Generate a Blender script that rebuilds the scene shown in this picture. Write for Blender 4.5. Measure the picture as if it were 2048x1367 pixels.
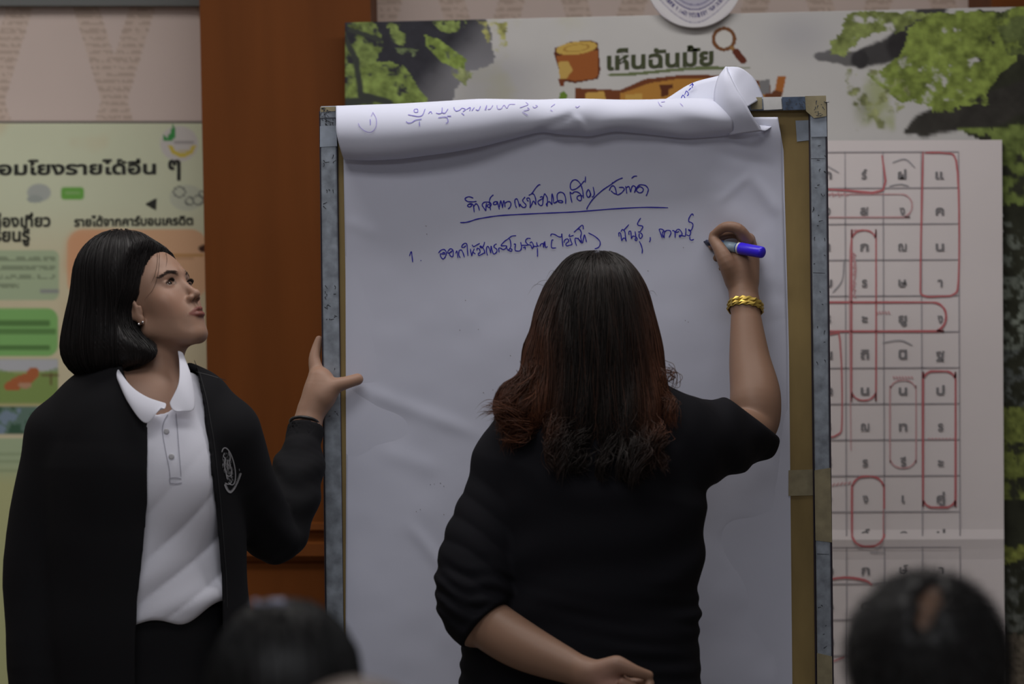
import bpy, math, random
import numpy as np
from mathutils import Vector, Matrix
from mathutils.bvhtree import BVHTree

for o in list(bpy.data.objects): bpy.data.objects.remove(o)
S = bpy.context.scene
C = S.collection
rng = np.random.default_rng(7)
random.seed(7)

# ------------------------------------------------------------------ camera
CAMY, CAMZ, FP = -6.0, 1.40, 6000.0
TH = math.radians(0.7)
R_ = np.array([math.cos(TH), 0, -math.sin(TH)]); U_ = np.array([math.sin(TH), 0, math.cos(TH)])
cd = bpy.data.cameras.new('camera'); cam = bpy.data.objects.new('camera', cd); C.objects.link(cam)
cam.matrix_world = Matrix(((R_[0], U_[0], 0, 0), (0, 0, -1, CAMY), (R_[2], U_[2], 0, CAMZ), (0, 0, 0, 1)))
cd.sensor_width = 36; cd.lens = FP / 2048 * 36; cd.clip_end = 60
cd.dof.use_dof = True; cd.dof.focus_distance = 5.86; cd.dof.aperture_fstop = 2.8; cd.dof.aperture_blades = 9
S.camera = cam

# ------------------------------------------------------------------ world, lights, exposure
w = bpy.data.worlds.new('world'); S.world = w; w.use_nodes = True
w.node_tree.nodes['Background'].inputs[0].default_value = (.8, .86, 1, 1)
w.node_tree.nodes['Background'].inputs[1].default_value = 0.03
def area(name, loc, rot, sx, sy, power, col):
    l = bpy.data.lights.new(name, 'AREA'); l.shape = 'RECTANGLE'; l.size = sx; l.size_y = sy; l.energy = power; l.color = col
    o = bpy.data.objects.new(name, l); o.location = loc; o.rotation_euler = rot; C.objects.link(o); return o
area('overhead_area', (0.15, -0.34, 2.95), (0, 0, 0), 2.2, 0.3, 19, (1, .96, .93))
area('overhead_area', (-2.0, 0.1, 2.95), (0, 0, 0), 1.2, 0.5, 10, (1, .97, .94))  # added lamp, brightens the left wall and the green poster
area('overhead_area', (-0.45, -1.7, 2.95), (0, 0, 0), 1.2, 0.6, 13, (1, .97, .95))  # added front lamp, lifts the chest of the woman in the polo
area('overhead_area', (0.2, -4.4, 2.95), (0, 0, 0), 3.6, 1.2, 40, (.93, .95, 1))  # added broad fill from the camera side, evens out wall and board
vs = S.view_settings; vs.view_transform = 'Standard'; vs.look = 'None'; vs.gamma = 1; vs.use_curve_mapping = False; vs.exposure = 0.0

def U(px, py, Y):
    d = Y - CAMY; s = d / FP
    return np.array([0, Y, CAMZ]) + (px - 1024) * s * R_ + (683.5 - py) * s * U_

# ------------------------------------------------------------------ generic helpers
def tag(o, label=None, cat=None, group=None, kind=None):
    if label: o['label'] = label
    if cat: o['category'] = cat
    if group: o['group'] = group
    if kind: o['kind'] = kind
    return o
def empty(name, loc, label=None, cat=None, group=None):
    o = bpy.data.objects.new(name, None); o.location = loc; o.empty_display_size = .05; C.objects.link(o)
    return tag(o, label, cat, group)
def link(name, me, mat, parent=None, smooth=True):
    if mat: me.materials.append(mat)
    o = bpy.data.objects.new(name, me); C.objects.link(o)
    if smooth: me.polygons.foreach_set('use_smooth', np.ones(len(me.polygons), dtype=bool))
    if parent is not None:
        o.parent = parent; o.matrix_parent_inverse = Matrix.Translation(-Vector(parent.location))
    return o
def mk(name, v, f, mat, parent=None, smooth=False, col=None):
    me = bpy.data.meshes.new(name)
    v = np.asarray(v, dtype=np.float32)
    if isinstance(f, np.ndarray):
        n = f.shape[1]
        me.vertices.add(len(v)); me.vertices.foreach_set('co', v.ravel())
        me.loops.add(f.size); me.loops.foreach_set('vertex_index', f.astype(np.int32).ravel())
        me.polygons.add(len(f)); me.polygons.foreach_set('loop_start', np.arange(0, f.size, n, dtype=np.int32))
        me.polygons.foreach_set('loop_total', np.full(len(f), n, dtype=np.int32))
        me.update(calc_edges=True); me.validate()
    else:
        me.from_pydata([tuple(map(float, p)) for p in v], [], [tuple(q) for q in f]); me.update()
    if col is not None:
        a = me.color_attributes.new('Col', 'FLOAT_COLOR', 'POINT')
        c = np.ones((len(v), 4), dtype=np.float32); c[:, :3] = col; a.data.foreach_set('color', c.ravel())
    return link(name, me, mat, parent, smooth)
def srgb(r, g, b):
    c = np.array([r, g, b]) / 255.0
    return tuple(np.where(c <= .04045, c / 12.92, ((c + .055) / 1.055) ** 2.4))
MATS = {}
def mat(name, col=(.5, .5, .5), rough=.6, metal=0, attr=False, spec=.5, sss=0, bump=None, var=None, sheen=0, aniso=0, coat=0, wave=None):
    m = bpy.data.materials.new(name); m.use_nodes = True; nt = m.node_tree; b = nt.nodes['Principled BSDF']
    L = nt.links.new
    b.inputs['Roughness'].default_value = rough; b.inputs['Metallic'].default_value = metal
    b.inputs['Specular IOR Level'].default_value = spec
    if sss: b.inputs['Subsurface Weight'].default_value = sss; b.inputs['Subsurface Radius'].default_value = (.012, .005, .003); b.inputs['Subsurface Scale'].default_value = 1
    if sheen: b.inputs['Sheen Weight'].default_value = sheen; b.inputs['Sheen Roughness'].default_value = .5
    if coat: b.inputs['Coat Weight'].default_value = coat
    src = None
    if attr:
        a = nt.nodes.new('ShaderNodeVertexColor'); a.layer_name = 'Col'; src = a.outputs['Color']
    tc = nt.nodes.new('ShaderNodeTexCoord')
    if var:   # (scale, amount, (stretch xyz))
        mp = nt.nodes.new('ShaderNodeMapping'); mp.inputs['Scale'].default_value = var[2] if len(var) > 2 else (1, 1, 1)
        nz = nt.nodes.new('ShaderNodeTexNoise'); nz.inputs['Scale'].default_value = var[0]; nz.inputs['Detail'].default_value = 6
        L(tc.outputs['Object'], mp.inputs[0]); L(mp.outputs[0], nz.inputs['Vector'])
        mr = nt.nodes.new('ShaderNodeMapRange'); mr.inputs[1].default_value = .3; mr.inputs[2].default_value = .7
        mr.inputs[3].default_value = 1 - var[1]; mr.inputs[4].default_value = 1 + var[1]; L(nz.outputs[0], mr.inputs[0])
        mx = nt.nodes.new('ShaderNodeVectorMath'); mx.operation = 'SCALE'
        if src: L(src, mx.inputs[0])
        else: mx.inputs[0].default_value = col
        L(mr.outputs[0], mx.inputs['Scale']); src = mx.outputs[0]
    if src: L(src, b.inputs['Base Color'])
    else: b.inputs['Base Color'].default_value = (*col, 1)
    if bump:
        mp = nt.nodes.new('ShaderNodeMapping'); mp.inputs['Scale'].default_value = bump[3] if len(bump) > 3 else (1, 1, 1)
        nz = nt.nodes.new('ShaderNodeTexNoise'); nz.inputs['Scale'].default_value = bump[0]; nz.inputs['Detail'].default_value = 5
        L(tc.outputs['Object'], mp.inputs[0]); L(mp.outputs[0], nz.inputs['Vector'])
        bp = nt.nodes.new('ShaderNodeBump'); bp.inputs['Strength'].default_value = bump[1]; bp.inputs['Distance'].default_value = bump[2]
        L(nz.outputs[0], bp.inputs['Height']); L(bp.outputs[0], b.inputs['Normal'])
    return m

def pbox(name, x0, y0, x1, y1, Y0, Y1, mt, parent=None, bev=0):
    """slab given by its corners on the photo plane at depth Y0 (front) going back to Y1; quad corners can be tuples"""
    a = [U(x0, y0, Y0), U(x1, y0, Y0), U(x1, y1, Y0), U(x0, y1, Y0)]
    return slab(name, a, Y1 - Y0, mt, parent, bev)
def slab(name, a, dY, mt, parent=None, bev=0):
    n = len(a); a = [np.array(p, float) for p in a]
    v = a + [p + np.array([0, dY, 0]) for p in a]
    f = [tuple(range(n)), tuple(range(2 * n - 1, n - 1, -1))] + [(i, n + i, n + (i + 1) % n, (i + 1) % n) for i in range(n)]
    o = mk(name, v, f, mt, parent)
    if bev:
        b = o.modifiers.new('b', 'BEVEL'); b.width = bev; b.segments = 2; b.limit_method = 'ANGLE'
    return o
def wbox(name, lo, hi, mt, parent=None, bev=0):
    x0, y0, z0 = lo; x1, y1, z1 = hi
    return slab(name, [(x0, y0, z1), (x1, y0, z1), (x1, y0, z0), (x0, y0, z0)], y1 - y0, mt, parent, bev)
def catmull(p, n=6):
    p = np.asarray(p, float)
    if len(p) < 3: return np.array([p[0] + (p[-1] - p[0]) * t for t in np.linspace(0, 1, n)])
    q = np.vstack([2 * p[0] - p[1], p, 2 * p[-1] - p[-2]]); out = []
    for i in range(len(p) - 1):
        a, b, c, d = q[i:i + 4]
        for t in np.arange(n) / n:
            out.append(.5 * ((2 * b) + (-a + c) * t + (2 * a - 5 * b + 4 * c - d) * t * t + (-a + 3 * b - 3 * c + d) * t ** 3))
    out.append(p[-1]); return np.array(out)
def ribbons(name, strokes, wpx, yf, mt, parent, n=5, jit=.12, split=False):
    if split:
        for q in strokes: ribbons(name, [q], wpx, yf, mt, parent, n, jit)
        return
    """pen strokes lying on a surface: strokes in photo pixels, yf(px,py)-> depth"""
    V, F = [], []
    for st in strokes:
        if len(st) == 1: st = [st[0], (st[0][0] + .6, st[0][1] + .6)]
        p = catmull(st, n); t = np.gradient(p, axis=0); t /= np.linalg.norm(t, axis=1)[:, None] + 1e-9
        nn = np.stack([-t[:, 1], t[:, 0]], 1); ww = wpx * (1 + jit * np.sin(np.arange(len(p)) * .9 + len(p))) / 2
        ww[0] *= .7; ww[-1] *= .7
        b = len(V)
        for i in range(len(p)):
            for s in (-1, 1):
                q = p[i] + nn[i] * ww[i] * s; V.append(U(q[0], q[1], yf(q[0], q[1])))
        F += [(b + 2 * i, b + 2 * i + 1, b + 2 * i + 3, b + 2 * i + 2) for i in range(len(p) - 1)]
    return mk(name, V, F, mt, parent)
def text(name, s, x0, yb, x1, yb2, Y, mt, parent, bold=.012, hpx=None):
    """lettering with its baseline from (x0,yb) to (x1,yb2) on depth Y"""
    c = bpy.data.curves.new(name, 'FONT'); c.body = s; c.offset = bold; c.resolution_u = 2; c.extrude = 0
    o = bpy.data.objects.new(name, c); C.objects.link(o)
    me = bpy.data.meshes.new_from_object(o.evaluated_get(bpy.context.evaluated_depsgraph_get()))
    bpy.data.objects.remove(o)
    v = np.empty(len(me.vertices) * 3, np.float32); me.vertices.foreach_get('co', v); v = v.reshape(-1, 3)
    if len(v) == 0: return None
    xa, xb = v[:, 0].min(), v[:, 0].max()
    t = (v[:, 0] - xa) / max(xb - xa, 1e-6); sc = (x1 - x0) / max(xb - xa, 1e-6)
    hs = sc if hpx is None else hpx / .7
    P = np.array([U(x0 + (x1 - x0) * a, yb + (yb2 - yb) * a - b * hs, Y) for a, b in zip(t, v[:, 1])], np.float32)
    me.vertices.foreach_set('co', P.ravel()); me.update()
    me.materials.clear()
    return link(name, me, mt, parent, False)
# 2-D value noise (for printed pictures)
def vnoise(x, y, seed=0):
    r = np.random.default_rng(seed).random((64, 64))
    xi = np.floor(x).astype(int); yi = np.floor(y).astype(int); fx = x - xi; fy = y - yi
    fx = fx * fx * (3 - 2 * fx); fy = fy * fy * (3 - 2 * fy)
    g = lambda i, j: r[i % 64, j % 64]
    return (g(xi, yi) * (1 - fx) + g(xi + 1, yi) * fx) * (1 - fy) + (g(xi, yi + 1) * (1 - fx) + g(xi + 1, yi + 1) * fx) * fy
def fbm(x, y, s, seed=0, o=4):
    a = 0; k = .5; t = 0
    for i in range(o):
        a = a + k * vnoise(x / s, y / s, seed + i); t += k; k *= .55; s = s * .5
    return a / t
def sst(a, b, x):
    t = np.clip((x - a) / (b - a), 0, 1); return t * t * (3 - 2 * t)
def seg2(x, y, a, b):
    a = np.array(a, float); b = np.array(b, float); d = b - a
    t = np.clip(((x - a[0]) * d[0] + (y - a[1]) * d[1]) / (d @ d), 0, 1)
    return np.hypot(x - a[0] - t * d[0], y - a[1] - t * d[1]), t
def inpoly(x, y, P):
    r = np.zeros(x.shape, bool); n = len(P)
    for i in range(n):
        (x1, y1), (x2, y2) = P[i], P[(i + 1) % n]
        if y1 == y2: continue
        r ^= ((y1 > y) != (y2 > y)) & (x < (x2 - x1) * (y - y1) / (y2 - y1) + x1)
    return r
def rrect(x, y, x0, y0, x1, y1, r):
    qx = np.abs(x - (x0 + x1) / 2) - (x1 - x0) / 2 + r; qy = np.abs(y - (y0 + y1) / 2) - (y1 - y0) / 2 + r
    return np.hypot(np.maximum(qx, 0), np.maximum(qy, 0)) + np.minimum(np.maximum(qx, qy), 0) - r
def print_sheet(name, x0, y0, x1, y1, step, Y, thick, paint, mt, parent, edge=None, yf=None, axes=None):
    nx = int((x1 - x0) / step) + 1; ny = int((y1 - y0) / step) + 1
    if axes: xs_, ys_ = axes; nx, ny = len(xs_), len(ys_)
    else: xs_, ys_ = np.linspace(x0, x1, nx), np.linspace(y0, y1, ny)
    X, Yp = np.meshgrid(xs_, ys_)
    Q = edge(X, Yp) if edge else (X, Yp)
    col = paint(X, Yp).reshape(-1, 3)
    yy = (np.full(X.shape, Y) if yf is None else yf(Q[0], Q[1])).ravel()
    qx, qy = Q[0].ravel(), Q[1].ravel(); d = yy - CAMY; s = d / FP
    P = np.stack([np.zeros_like(yy), yy, np.full_like(yy, CAMZ)], 1) + ((qx - 1024) * s)[:, None] * R_ + ((683.5 - qy) * s)[:, None] * U_
    i = np.arange(nx * ny).reshape(ny, nx)
    F = np.stack([i[:-1, :-1], i[1:, :-1], i[1:, 1:], i[:-1, 1:]], -1).reshape(-1, 4)
    rim = np.concatenate([i[0, :], i[1:, -1], i[-1, -2::-1], i[-2:0:-1, 0]])
    n = len(P); B = P[rim] + np.array([0, thick, 0]); m = len(rim)
    k = np.arange(m); F2 = np.stack([rim[k], rim[(k + 1) % m], n + (k + 1) % m, n + k], 1)
    V = np.vstack([P, B]); cc = np.vstack([col, col[rim]])
    return mk(name, V, np.vstack([F, F2]), mt, parent, True, cc)

# ------------------------------------------------------------------ SDF modelling (clothes, bodies, hair)
def smin(a, b, k):
    h = np.clip(.5 + .5 * (b - a) / k, 0, 1); return b + (a - b) * h - k * h * (1 - h)
def smax(a, b, k): return -smin(-a, -b, k)
def sph(P, c, r): return np.sqrt(((P - np.asarray(c, np.float32)) ** 2).sum(1)) - r
def ell(P, c, r, R=None):
    q = P - np.asarray(c, np.float32)
    if R is not None: q = q @ np.asarray(R, np.float32)
    r = np.asarray(r, np.float32); k0 = np.sqrt(((q / r) ** 2).sum(1)); k1 = np.sqrt(((q / (r * r)) ** 2).sum(1)) + 1e-6
    return k0 * (k0 - 1) / k1
def cap(P, a, b, ra, rb):
    a = np.asarray(a, np.float32); b = np.asarray(b, np.float32); d = b - a; q = P - a
    t = np.clip((q @ d) / (d @ d + 1e-12), 0, 1)
    return np.sqrt(((q - t[:, None] * d) ** 2).sum(1)) - (ra + (rb - ra) * t)
def path(P, pts, rad, k=.01):
    d = cap(P, pts[0], pts[1], rad[0], rad[1])
    for i in range(1, len(pts) - 1): d = smin(d, cap(P, pts[i], pts[i + 1], rad[i], rad[i + 1]), k)
    return d
def ch(P, L, k=.006, n=4):
    A = catmull([list(U(*q[:3])) + [q[3]] for q in L], n); d = None
    for i in range(len(A) - 1):
        e = cap(P, A[i][:3], A[i + 1][:3], A[i][3], A[i + 1][3]); d = e if d is None else np.minimum(d, e)
    return d
def sqpath(P, L, fy, cy, k=.03, rot=0):
    """torso: (px,py,Y,halfwidth) stations; depth = halfwidth/fy; rot turns it about the vertical"""
    c0 = np.array([0, cy, 0], np.float32); Q = P - c0; 
    if rot:
        p0 = U(L[0][0], L[0][1], L[0][2]); c, s = math.cos(rot), math.sin(rot)
        x = Q[:, 0] - p0[0]; y = Q[:, 1]
        Q = np.stack([x * c + y * s + p0[0], -x * s + y * c, Q[:, 2]], 1)
    Q = Q * np.array([1, fy, 1], np.float32)
    pts = [(U(a, b, c_) - c0) * np.array([1, fy, 1]) for a, b, c_, r in L]
    return path(Q, pts, [q[3] for q in L], k) / (1 + (fy - 1) * .45)
def fold(P, dirs, seed=1, n=5, f=60):
    r = np.random.default_rng(seed); d = 0
    for i in range(n):
        kx = (np.array(dirs) + r.normal(0, .35, 3)); kx = kx / np.linalg.norm(kx) * f * (.6 + .9 * r.random())
        d = d + np.sin(P @ kx.astype(np.float32) + r.random() * 6.28)
    return d / n
def mesh_sdf(f, lo, hi, h, B=8, lip=1.5):
    lo = np.array(lo, float); hi = np.array(hi, float); nb = np.ceil((hi - lo) / (h * B)).astype(int)
    g = np.stack(np.meshgrid(*[np.arange(n) for n in nb], indexing='ij'), -1).reshape(-1, 3)
    cen = (lo + (g + .5) * B * h).astype(np.float32); d = f(cen)
    g = g[np.abs(d) < B * h * .87 * lip]
    o = np.stack(np.meshgrid(*[np.arange(B + 1)] * 3, indexing='ij'), -1).reshape(-1, 3)
    N = nb * B + 2; key = lambda c: (c[..., 0] * N[1] + c[..., 1]) * N[2] + c[..., 2]
    K, PV, E = [], [], [[], [], []]
    co = np.array([[i, j, k] for i in (0, 1) for j in (0, 1) for k in (0, 1)])
    ed = [(a, b) for a in range(8) for b in range(a + 1, 8) if np.abs(co[a] - co[b]).sum() == 1]
    for s in range(0, len(g), 400):
        gb = g[s:s + 400] * B; idx = gb[:, None, :] + o[None]
        v = f((lo + idx.reshape(-1, 3) * h).astype(np.float32)).reshape(len(gb), B + 1, B + 1, B + 1)
        v = np.where(v == 0, 1e-9, v)
        ins = v < 0
        sub = [ins[:, c[0]:c[0] + B, c[1]:c[1] + B, c[2]:c[2] + B] for c in co]
        cnt = sum(x.astype(np.int8) for x in sub); act = (cnt > 0) & (cnt < 8)
        a = np.argwhere(act)
        if len(a):
            cv = np.stack([v[a[:, 0], a[:, 1] + c[0], a[:, 2] + c[1], a[:, 3] + c[2]] for c in co], 1)
            acc = np.zeros((len(a), 3)); n = np.zeros(len(a))
            for p, q in ed:
                m = (cv[:, p] < 0) != (cv[:, q] < 0); t = np.where(m, cv[:, p] / np.where(m, cv[:, p] - cv[:, q], 1), 0)
                acc += np.where(m[:, None], co[p] + t[:, None] * (co[q] - co[p]), 0); n += m
            cell = gb[a[:, 0]] + a[:, 1:]
            K.append(key(cell)); PV.append(lo + (cell + acc / n[:, None]) * h)
        for ax in range(3):
            lo_ = ins[:, :B, :B, :B]; hh = [0, 0, 0]; hh[ax] = 1
            hi_ = ins[:, hh[0]:hh[0] + B, hh[1]:hh[1] + B, hh[2]:hh[2] + B]
            e = np.argwhere(lo_ != hi_)
            if len(e): E[ax].append(np.concatenate([gb[e[:, 0]] + e[:, 1:], lo_[tuple(e.T)][:, None]], 1))
    K = np.concatenate(K); PV = np.concatenate(PV); od = np.argsort(K); K = K[od]; PV = PV[od]
    F = []
    for ax in range(3):
        e = np.concatenate(E[ax]); c = e[:, :3]; b, d_ = [(1, 2), (2, 0), (0, 1)][ax]
        q = []
        for db, dd in ((-1, -1), (0, -1), (0, 0), (-1, 0)):
            cc = c.copy(); cc[:, b] += db; cc[:, d_] += dd; q.append(key(cc))
        q = np.stack(q, 1); ii = np.clip(np.searchsorted(K, q), 0, len(K) - 1); ok = (K[ii] == q).all(1)
        ii = ii[ok]; fl = e[ok, 3] == 0; ii[fl] = ii[fl][:, ::-1]; F.append(ii)
    return PV, np.concatenate(F)
def skin_obj(name, f, lo, hi, h, mt, parent, colf=None, lip=1.5, smooth_it=0):
    V, F = mesh_sdf(f, lo, hi, h, lip=lip)
    if smooth_it is not None and smooth_it != 0:
        n_it, mask = smooth_it; w_ = mask(V)[:, None] * .6
        E_ = np.concatenate([F[:, [0, 1]], F[:, [1, 2]], F[:, [2, 3]], F[:, [3, 0]]]); E_ = np.concatenate([E_, E_[:, ::-1]]); deg = np.bincount(E_[:, 0], minlength=len(V))[:, None]
        for _ in range(n_it):
            A_ = np.stack([np.bincount(E_[:, 0], V[E_[:, 1], k_], minlength=len(V)) for k_ in range(3)], 1) / np.maximum(deg, 1)
            V = V + (A_ - V) * w_
    o = mk(name, V, F, mt, parent, True, None if colf is None else colf(V.astype(np.float32)))
    return o
def grad(f, P, e=.0015):
    g = np.stack([f(P + np.array(d, np.float32) * e) - f(P - np.array(d, np.float32) * e) for d in ((1, 0, 0), (0, 1, 0), (0, 0, 1))], 1)
    return g / (np.linalg.norm(g, axis=1)[:, None] + 1e-9)
def strands_mesh(name, T, rad, mt, parent, col):
    """T (N,S,3) strand centre lines -> three-sided tapering tubes"""
    N, Sg, _ = T.shape
    t = np.gradient(T, axis=1); t /= np.linalg.norm(t, axis=2)[..., None] + 1e-9
    up = np.array([.31, .83, .47]); a = np.cross(t, up); a /= np.linalg.norm(a, axis=2)[..., None] + 1e-9; b = np.cross(t, a)
    rr = rad * np.minimum(1, (1.05 - np.linspace(0, 1, Sg)) * 3.0)[None, :, None] * np.ones((N, 1, 1))
    V = np.stack([T + rr * (math.cos(q) * a + math.sin(q) * b) for q in (0, 2.094, 4.189)], 2).reshape(-1, 3)
    i = (np.arange(N)[:, None] * Sg + np.arange(Sg - 1)[None]).ravel() * 3
    F = np.concatenate([np.stack([i + k, i + (k + 1) % 3, i + 3 + (k + 1) % 3, i + 3 + k], 1) for k in range(3)])
    cc = np.repeat(col.reshape(-1, 3), 3, 0)
    o = mk(name, V, F, mt, parent, True, cc); tag(o, kind='stuff'); return o
def flow(f, P0, nst, step, off, dirf, seed=0):
    """trace strands over the surface f=off following dirf(P,n,i)"""
    P = P0.astype(np.float32).copy(); out = []
    for i in range(nst):
        for _ in range(2):
            P = P - (f(P) - off)[:, None] * grad(f, P)
        out.append(P.copy()); n = grad(f, P); d = dirf(P, n, i)
        d = d - (d * n).sum(1)[:, None] * n * .9; d /= np.linalg.norm(d, axis=1)[:, None] + 1e-9
        P = (P + d * step).astype(np.float32)
    return np.stack(out, 1)
def tube(name, pts, r, mt, parent, n=8, closed=False):
    p = np.asarray(pts, float); t = np.roll(p, -1, 0) - np.roll(p, 1, 0) if closed else np.gradient(p, axis=0)
    t /= np.linalg.norm(t, axis=1)[:, None] + 1e-9
    up = np.array([.2, .3, .93]); a = np.cross(t, up); a /= np.linalg.norm(a, axis=1)[:, None]; b = np.cross(t, a)
    rr = np.broadcast_to(np.asarray(r, float), (len(p),))
    V = np.concatenate([[p[i] + rr[i] * (math.cos(q) * a[i] + math.sin(q) * b[i]) for q in np.arange(n) * 2 * math.pi / n] for i in range(len(p))])
    m = len(p); F = []
    for i in range(m if closed else m - 1):
        j = (i + 1) % m
        F += [(i * n + k, i * n + (k + 1) % n, j * n + (k + 1) % n, j * n + k) for k in range(n)]
    if not closed: F += [tuple(range(n))[::-1], tuple((m - 1) * n + k for k in range(n))]
    return mk(name, V, F, mt, parent, True)
def lathe(name, a, b, prof, mt, parent, n=24):
    a = np.array(a, float); b = np.array(b, float); d = b - a; L = np.linalg.norm(d); d /= L
    u = np.cross(d, [0, 0, 1.0]); u /= np.linalg.norm(u); w_ = np.cross(d, u); V = []; F = []
    for t, r in prof:
        for k in range(n):
            q = 2 * math.pi * k / n; V.append(a + d * L * t + r * (math.cos(q) * u + math.sin(q) * w_))
    m = len(prof)
    for i in range(m - 1): F += [(i * n + k, i * n + (k + 1) % n, (i + 1) * n + (k + 1) % n, (i + 1) * n + k) for k in range(n)]
    F += [tuple(range(n))[::-1], tuple((m - 1) * n + k for k in range(n))]
    return mk(name, V, F, mt, parent, True)
def ico(name, c, r, mt, parent, sc=(1, 1, 1)):
    import bmesh
    bm = bmesh.new(); bmesh.ops.create_icosphere(bm, subdivisions=2, radius=1)
    V = np.array([v.co[:] for v in bm.verts]) * np.array(sc) * r + np.array(c); F = np.array([[v.index for v in f.verts] for f in bm.faces]); bm.free()
    return mk(name, V, F, mt, parent, True)

# ------------------------------------------------------------------ materials
M = {}
M['wood'] = mat('varnished_wood', (.158, .048, .0105), .55, var=(9, .16, (1, 1, .09)), bump=(30, .1, .002, (1, 1, .1)), spec=.12)
M['wood_dark'] = mat('dark_wood', (.12, .04, .018), .4, var=(9, .16, (1, 1, .09)))
M['paint'] = mat('painted_wall', (.55, .5, .47), .9, var=(3, .05))
M['ceiling'] = mat('ceiling_paint', (.5, .5, .5), .95, var=(3, .04))
M['floor'] = mat('floor_tiles', (.22, .2, .18), .5, var=(4, .08))
M['print'] = mat('printed_vinyl', attr=True, rough=.62, spec=.22)
M['paper'] = mat('white_paper', (.665, .69, .83), .85, spec=.15, var=(5, .015), bump=(14, .12, .004))
M['ink'] = mat('blue_marker_ink', (.035, .03, .42), .6, spec=.2)
M['ink_faint'] = mat('show_through_ink', (.42, .38, .72), .8, spec=.1)
M['speck'] = mat('grey_specks', (.22, .2, .22), .8)
M['alu'] = mat('worn_aluminium', (.30, .34, .40), .5, .35, var=(38, .35))
M['alu_edge'] = mat('dark_edge', (.03, .022, .035), .5)
M['scratch'] = mat('dark_scratches', (.05, .055, .07), .7)
M['panel'] = mat('brown_board_panel', (.30, .215, .085), .55, var=(22, .14, (1, 1, .3)), spec=.3)
M['tape_grey'] = mat('grey_tape', (.32, .37, .45), .45, var=(40, .15))
M['tape_white'] = mat('whitish_tape', (.62, .62, .62), .5, var=(30, .1))
M['tape_tan'] = mat('old_tan_tape', (.30, .26, .16), .45, var=(40, .2))
M['tape_dark'] = mat('dark_blue_tape', (.06, .09, .15), .4, var=(60, .4))
M['green_dark'] = mat('dark_green_print', srgb(58, 66, 30), .6)
M['black_print'] = mat('black_print', (.018, .02, .015), .6)
M['grey_print'] = mat('grey_print', (.24, .23, .245), .7)
M['grid'] = mat('grid_line_print', (.45, .42, .45), .7)
M['red'] = mat('red_marker', (.62, .17, .19), .7)
M['red_faint'] = mat('faint_red_marker', (.66, .38, .40), .7)
M['pencil'] = mat('grey_pencil', (.42, .41, .44), .8)
M['skin'] = mat('skin', attr=True, rough=.48, spec=.35, sss=.12, bump=(160, .12, .0008))
M['lip'] = M['skin']
M['hair'] = mat('hair', attr=True, rough=.45, spec=.3)
M['eye'] = mat('eye', attr=True, rough=.08, spec=.6)
M['black_cloth'] = mat('black_cloth', (.0100, .0100, .0120), .85, spec=.15, bump=(300, .15, .0006), sheen=.0)
M['black_shirt'] = mat('black_jersey', (.0085, .0085, .0115), .85, spec=.12, bump=(260, .12, .0006), sheen=.0)
M['trouser'] = mat('black_trousers', (.007, .007, .009), .8, spec=.2, bump=(250, .1, .0005))
M['white_cloth'] = mat('white_pique', (.74, .75, .85), .85, spec=.15, bump=(420, .25, .0006))
M['button'] = mat('white_button', (.6, .6, .64), .3)
M['thread'] = mat('white_thread', (.40, .40, .43), .8)
M['thread_dim'] = mat('dim_thread', (.26, .26, .28), .8)
M['gold'] = mat('gold', (.60, .43, .10), .38, .85)
M['silver'] = mat('silver', (.85, .85, .88), .12, 1)
M['shoe'] = mat('shoe_leather', (.03, .03, .03), .4)
M['sole'] = mat('sole_rubber', (.1, .1, .1), .8)
M['pen_blue'] = mat('blue_plastic', (.045, .022, .80), .3, spec=.5)
M['pen_body'] = mat('pen_barrel', (.05, .13, .42), .3)
M['pen_label'] = mat('pen_label', (.35, .47, .58), .4)
M['pen_dark'] = mat('pen_nib', (.03, .035, .07), .5)
M['chair'] = mat('chair_plastic', (.05, .06, .12), .5)
M['shirt_grey'] = mat('grey_shirt', (.10, .10, .11), .85, bump=(200, .2, .001))
M['shirt_brown'] = mat('brown_shirt', (.12, .09, .07), .85, bump=(200, .2, .001))

# ------------------------------------------------------------------ room shell
YW = 1.20          # recessed wall behind the prints
X0, X1, YB, ZC = -3.4, 3.4, -7.2, 3.0
def st(o, **k): return tag(o, kind='structure', **k)
st(wbox('floor', (X0, YB, -.1), (X1, YW + .1, 0), M['floor']))
st(wbox('ceiling', (X0, YB, ZC), (X1, YW + .1, ZC + .1), M['ceiling']))
st(wbox('wall_left', (X0 - .1, YB, 0), (X0, YW + .1, ZC), M['paint']))
st(wbox('wall_right', (X1, YB, 0), (X1 + .1, YW + .1, ZC), M['paint']))
st(wbox('wall_front', (X0, YB - .1, 0), (X1, YB, ZC), M['paint']))
st(wbox('wall_back', (X0, YW, 0), (X1, YW + .1, ZC), M['paint']))
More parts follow.
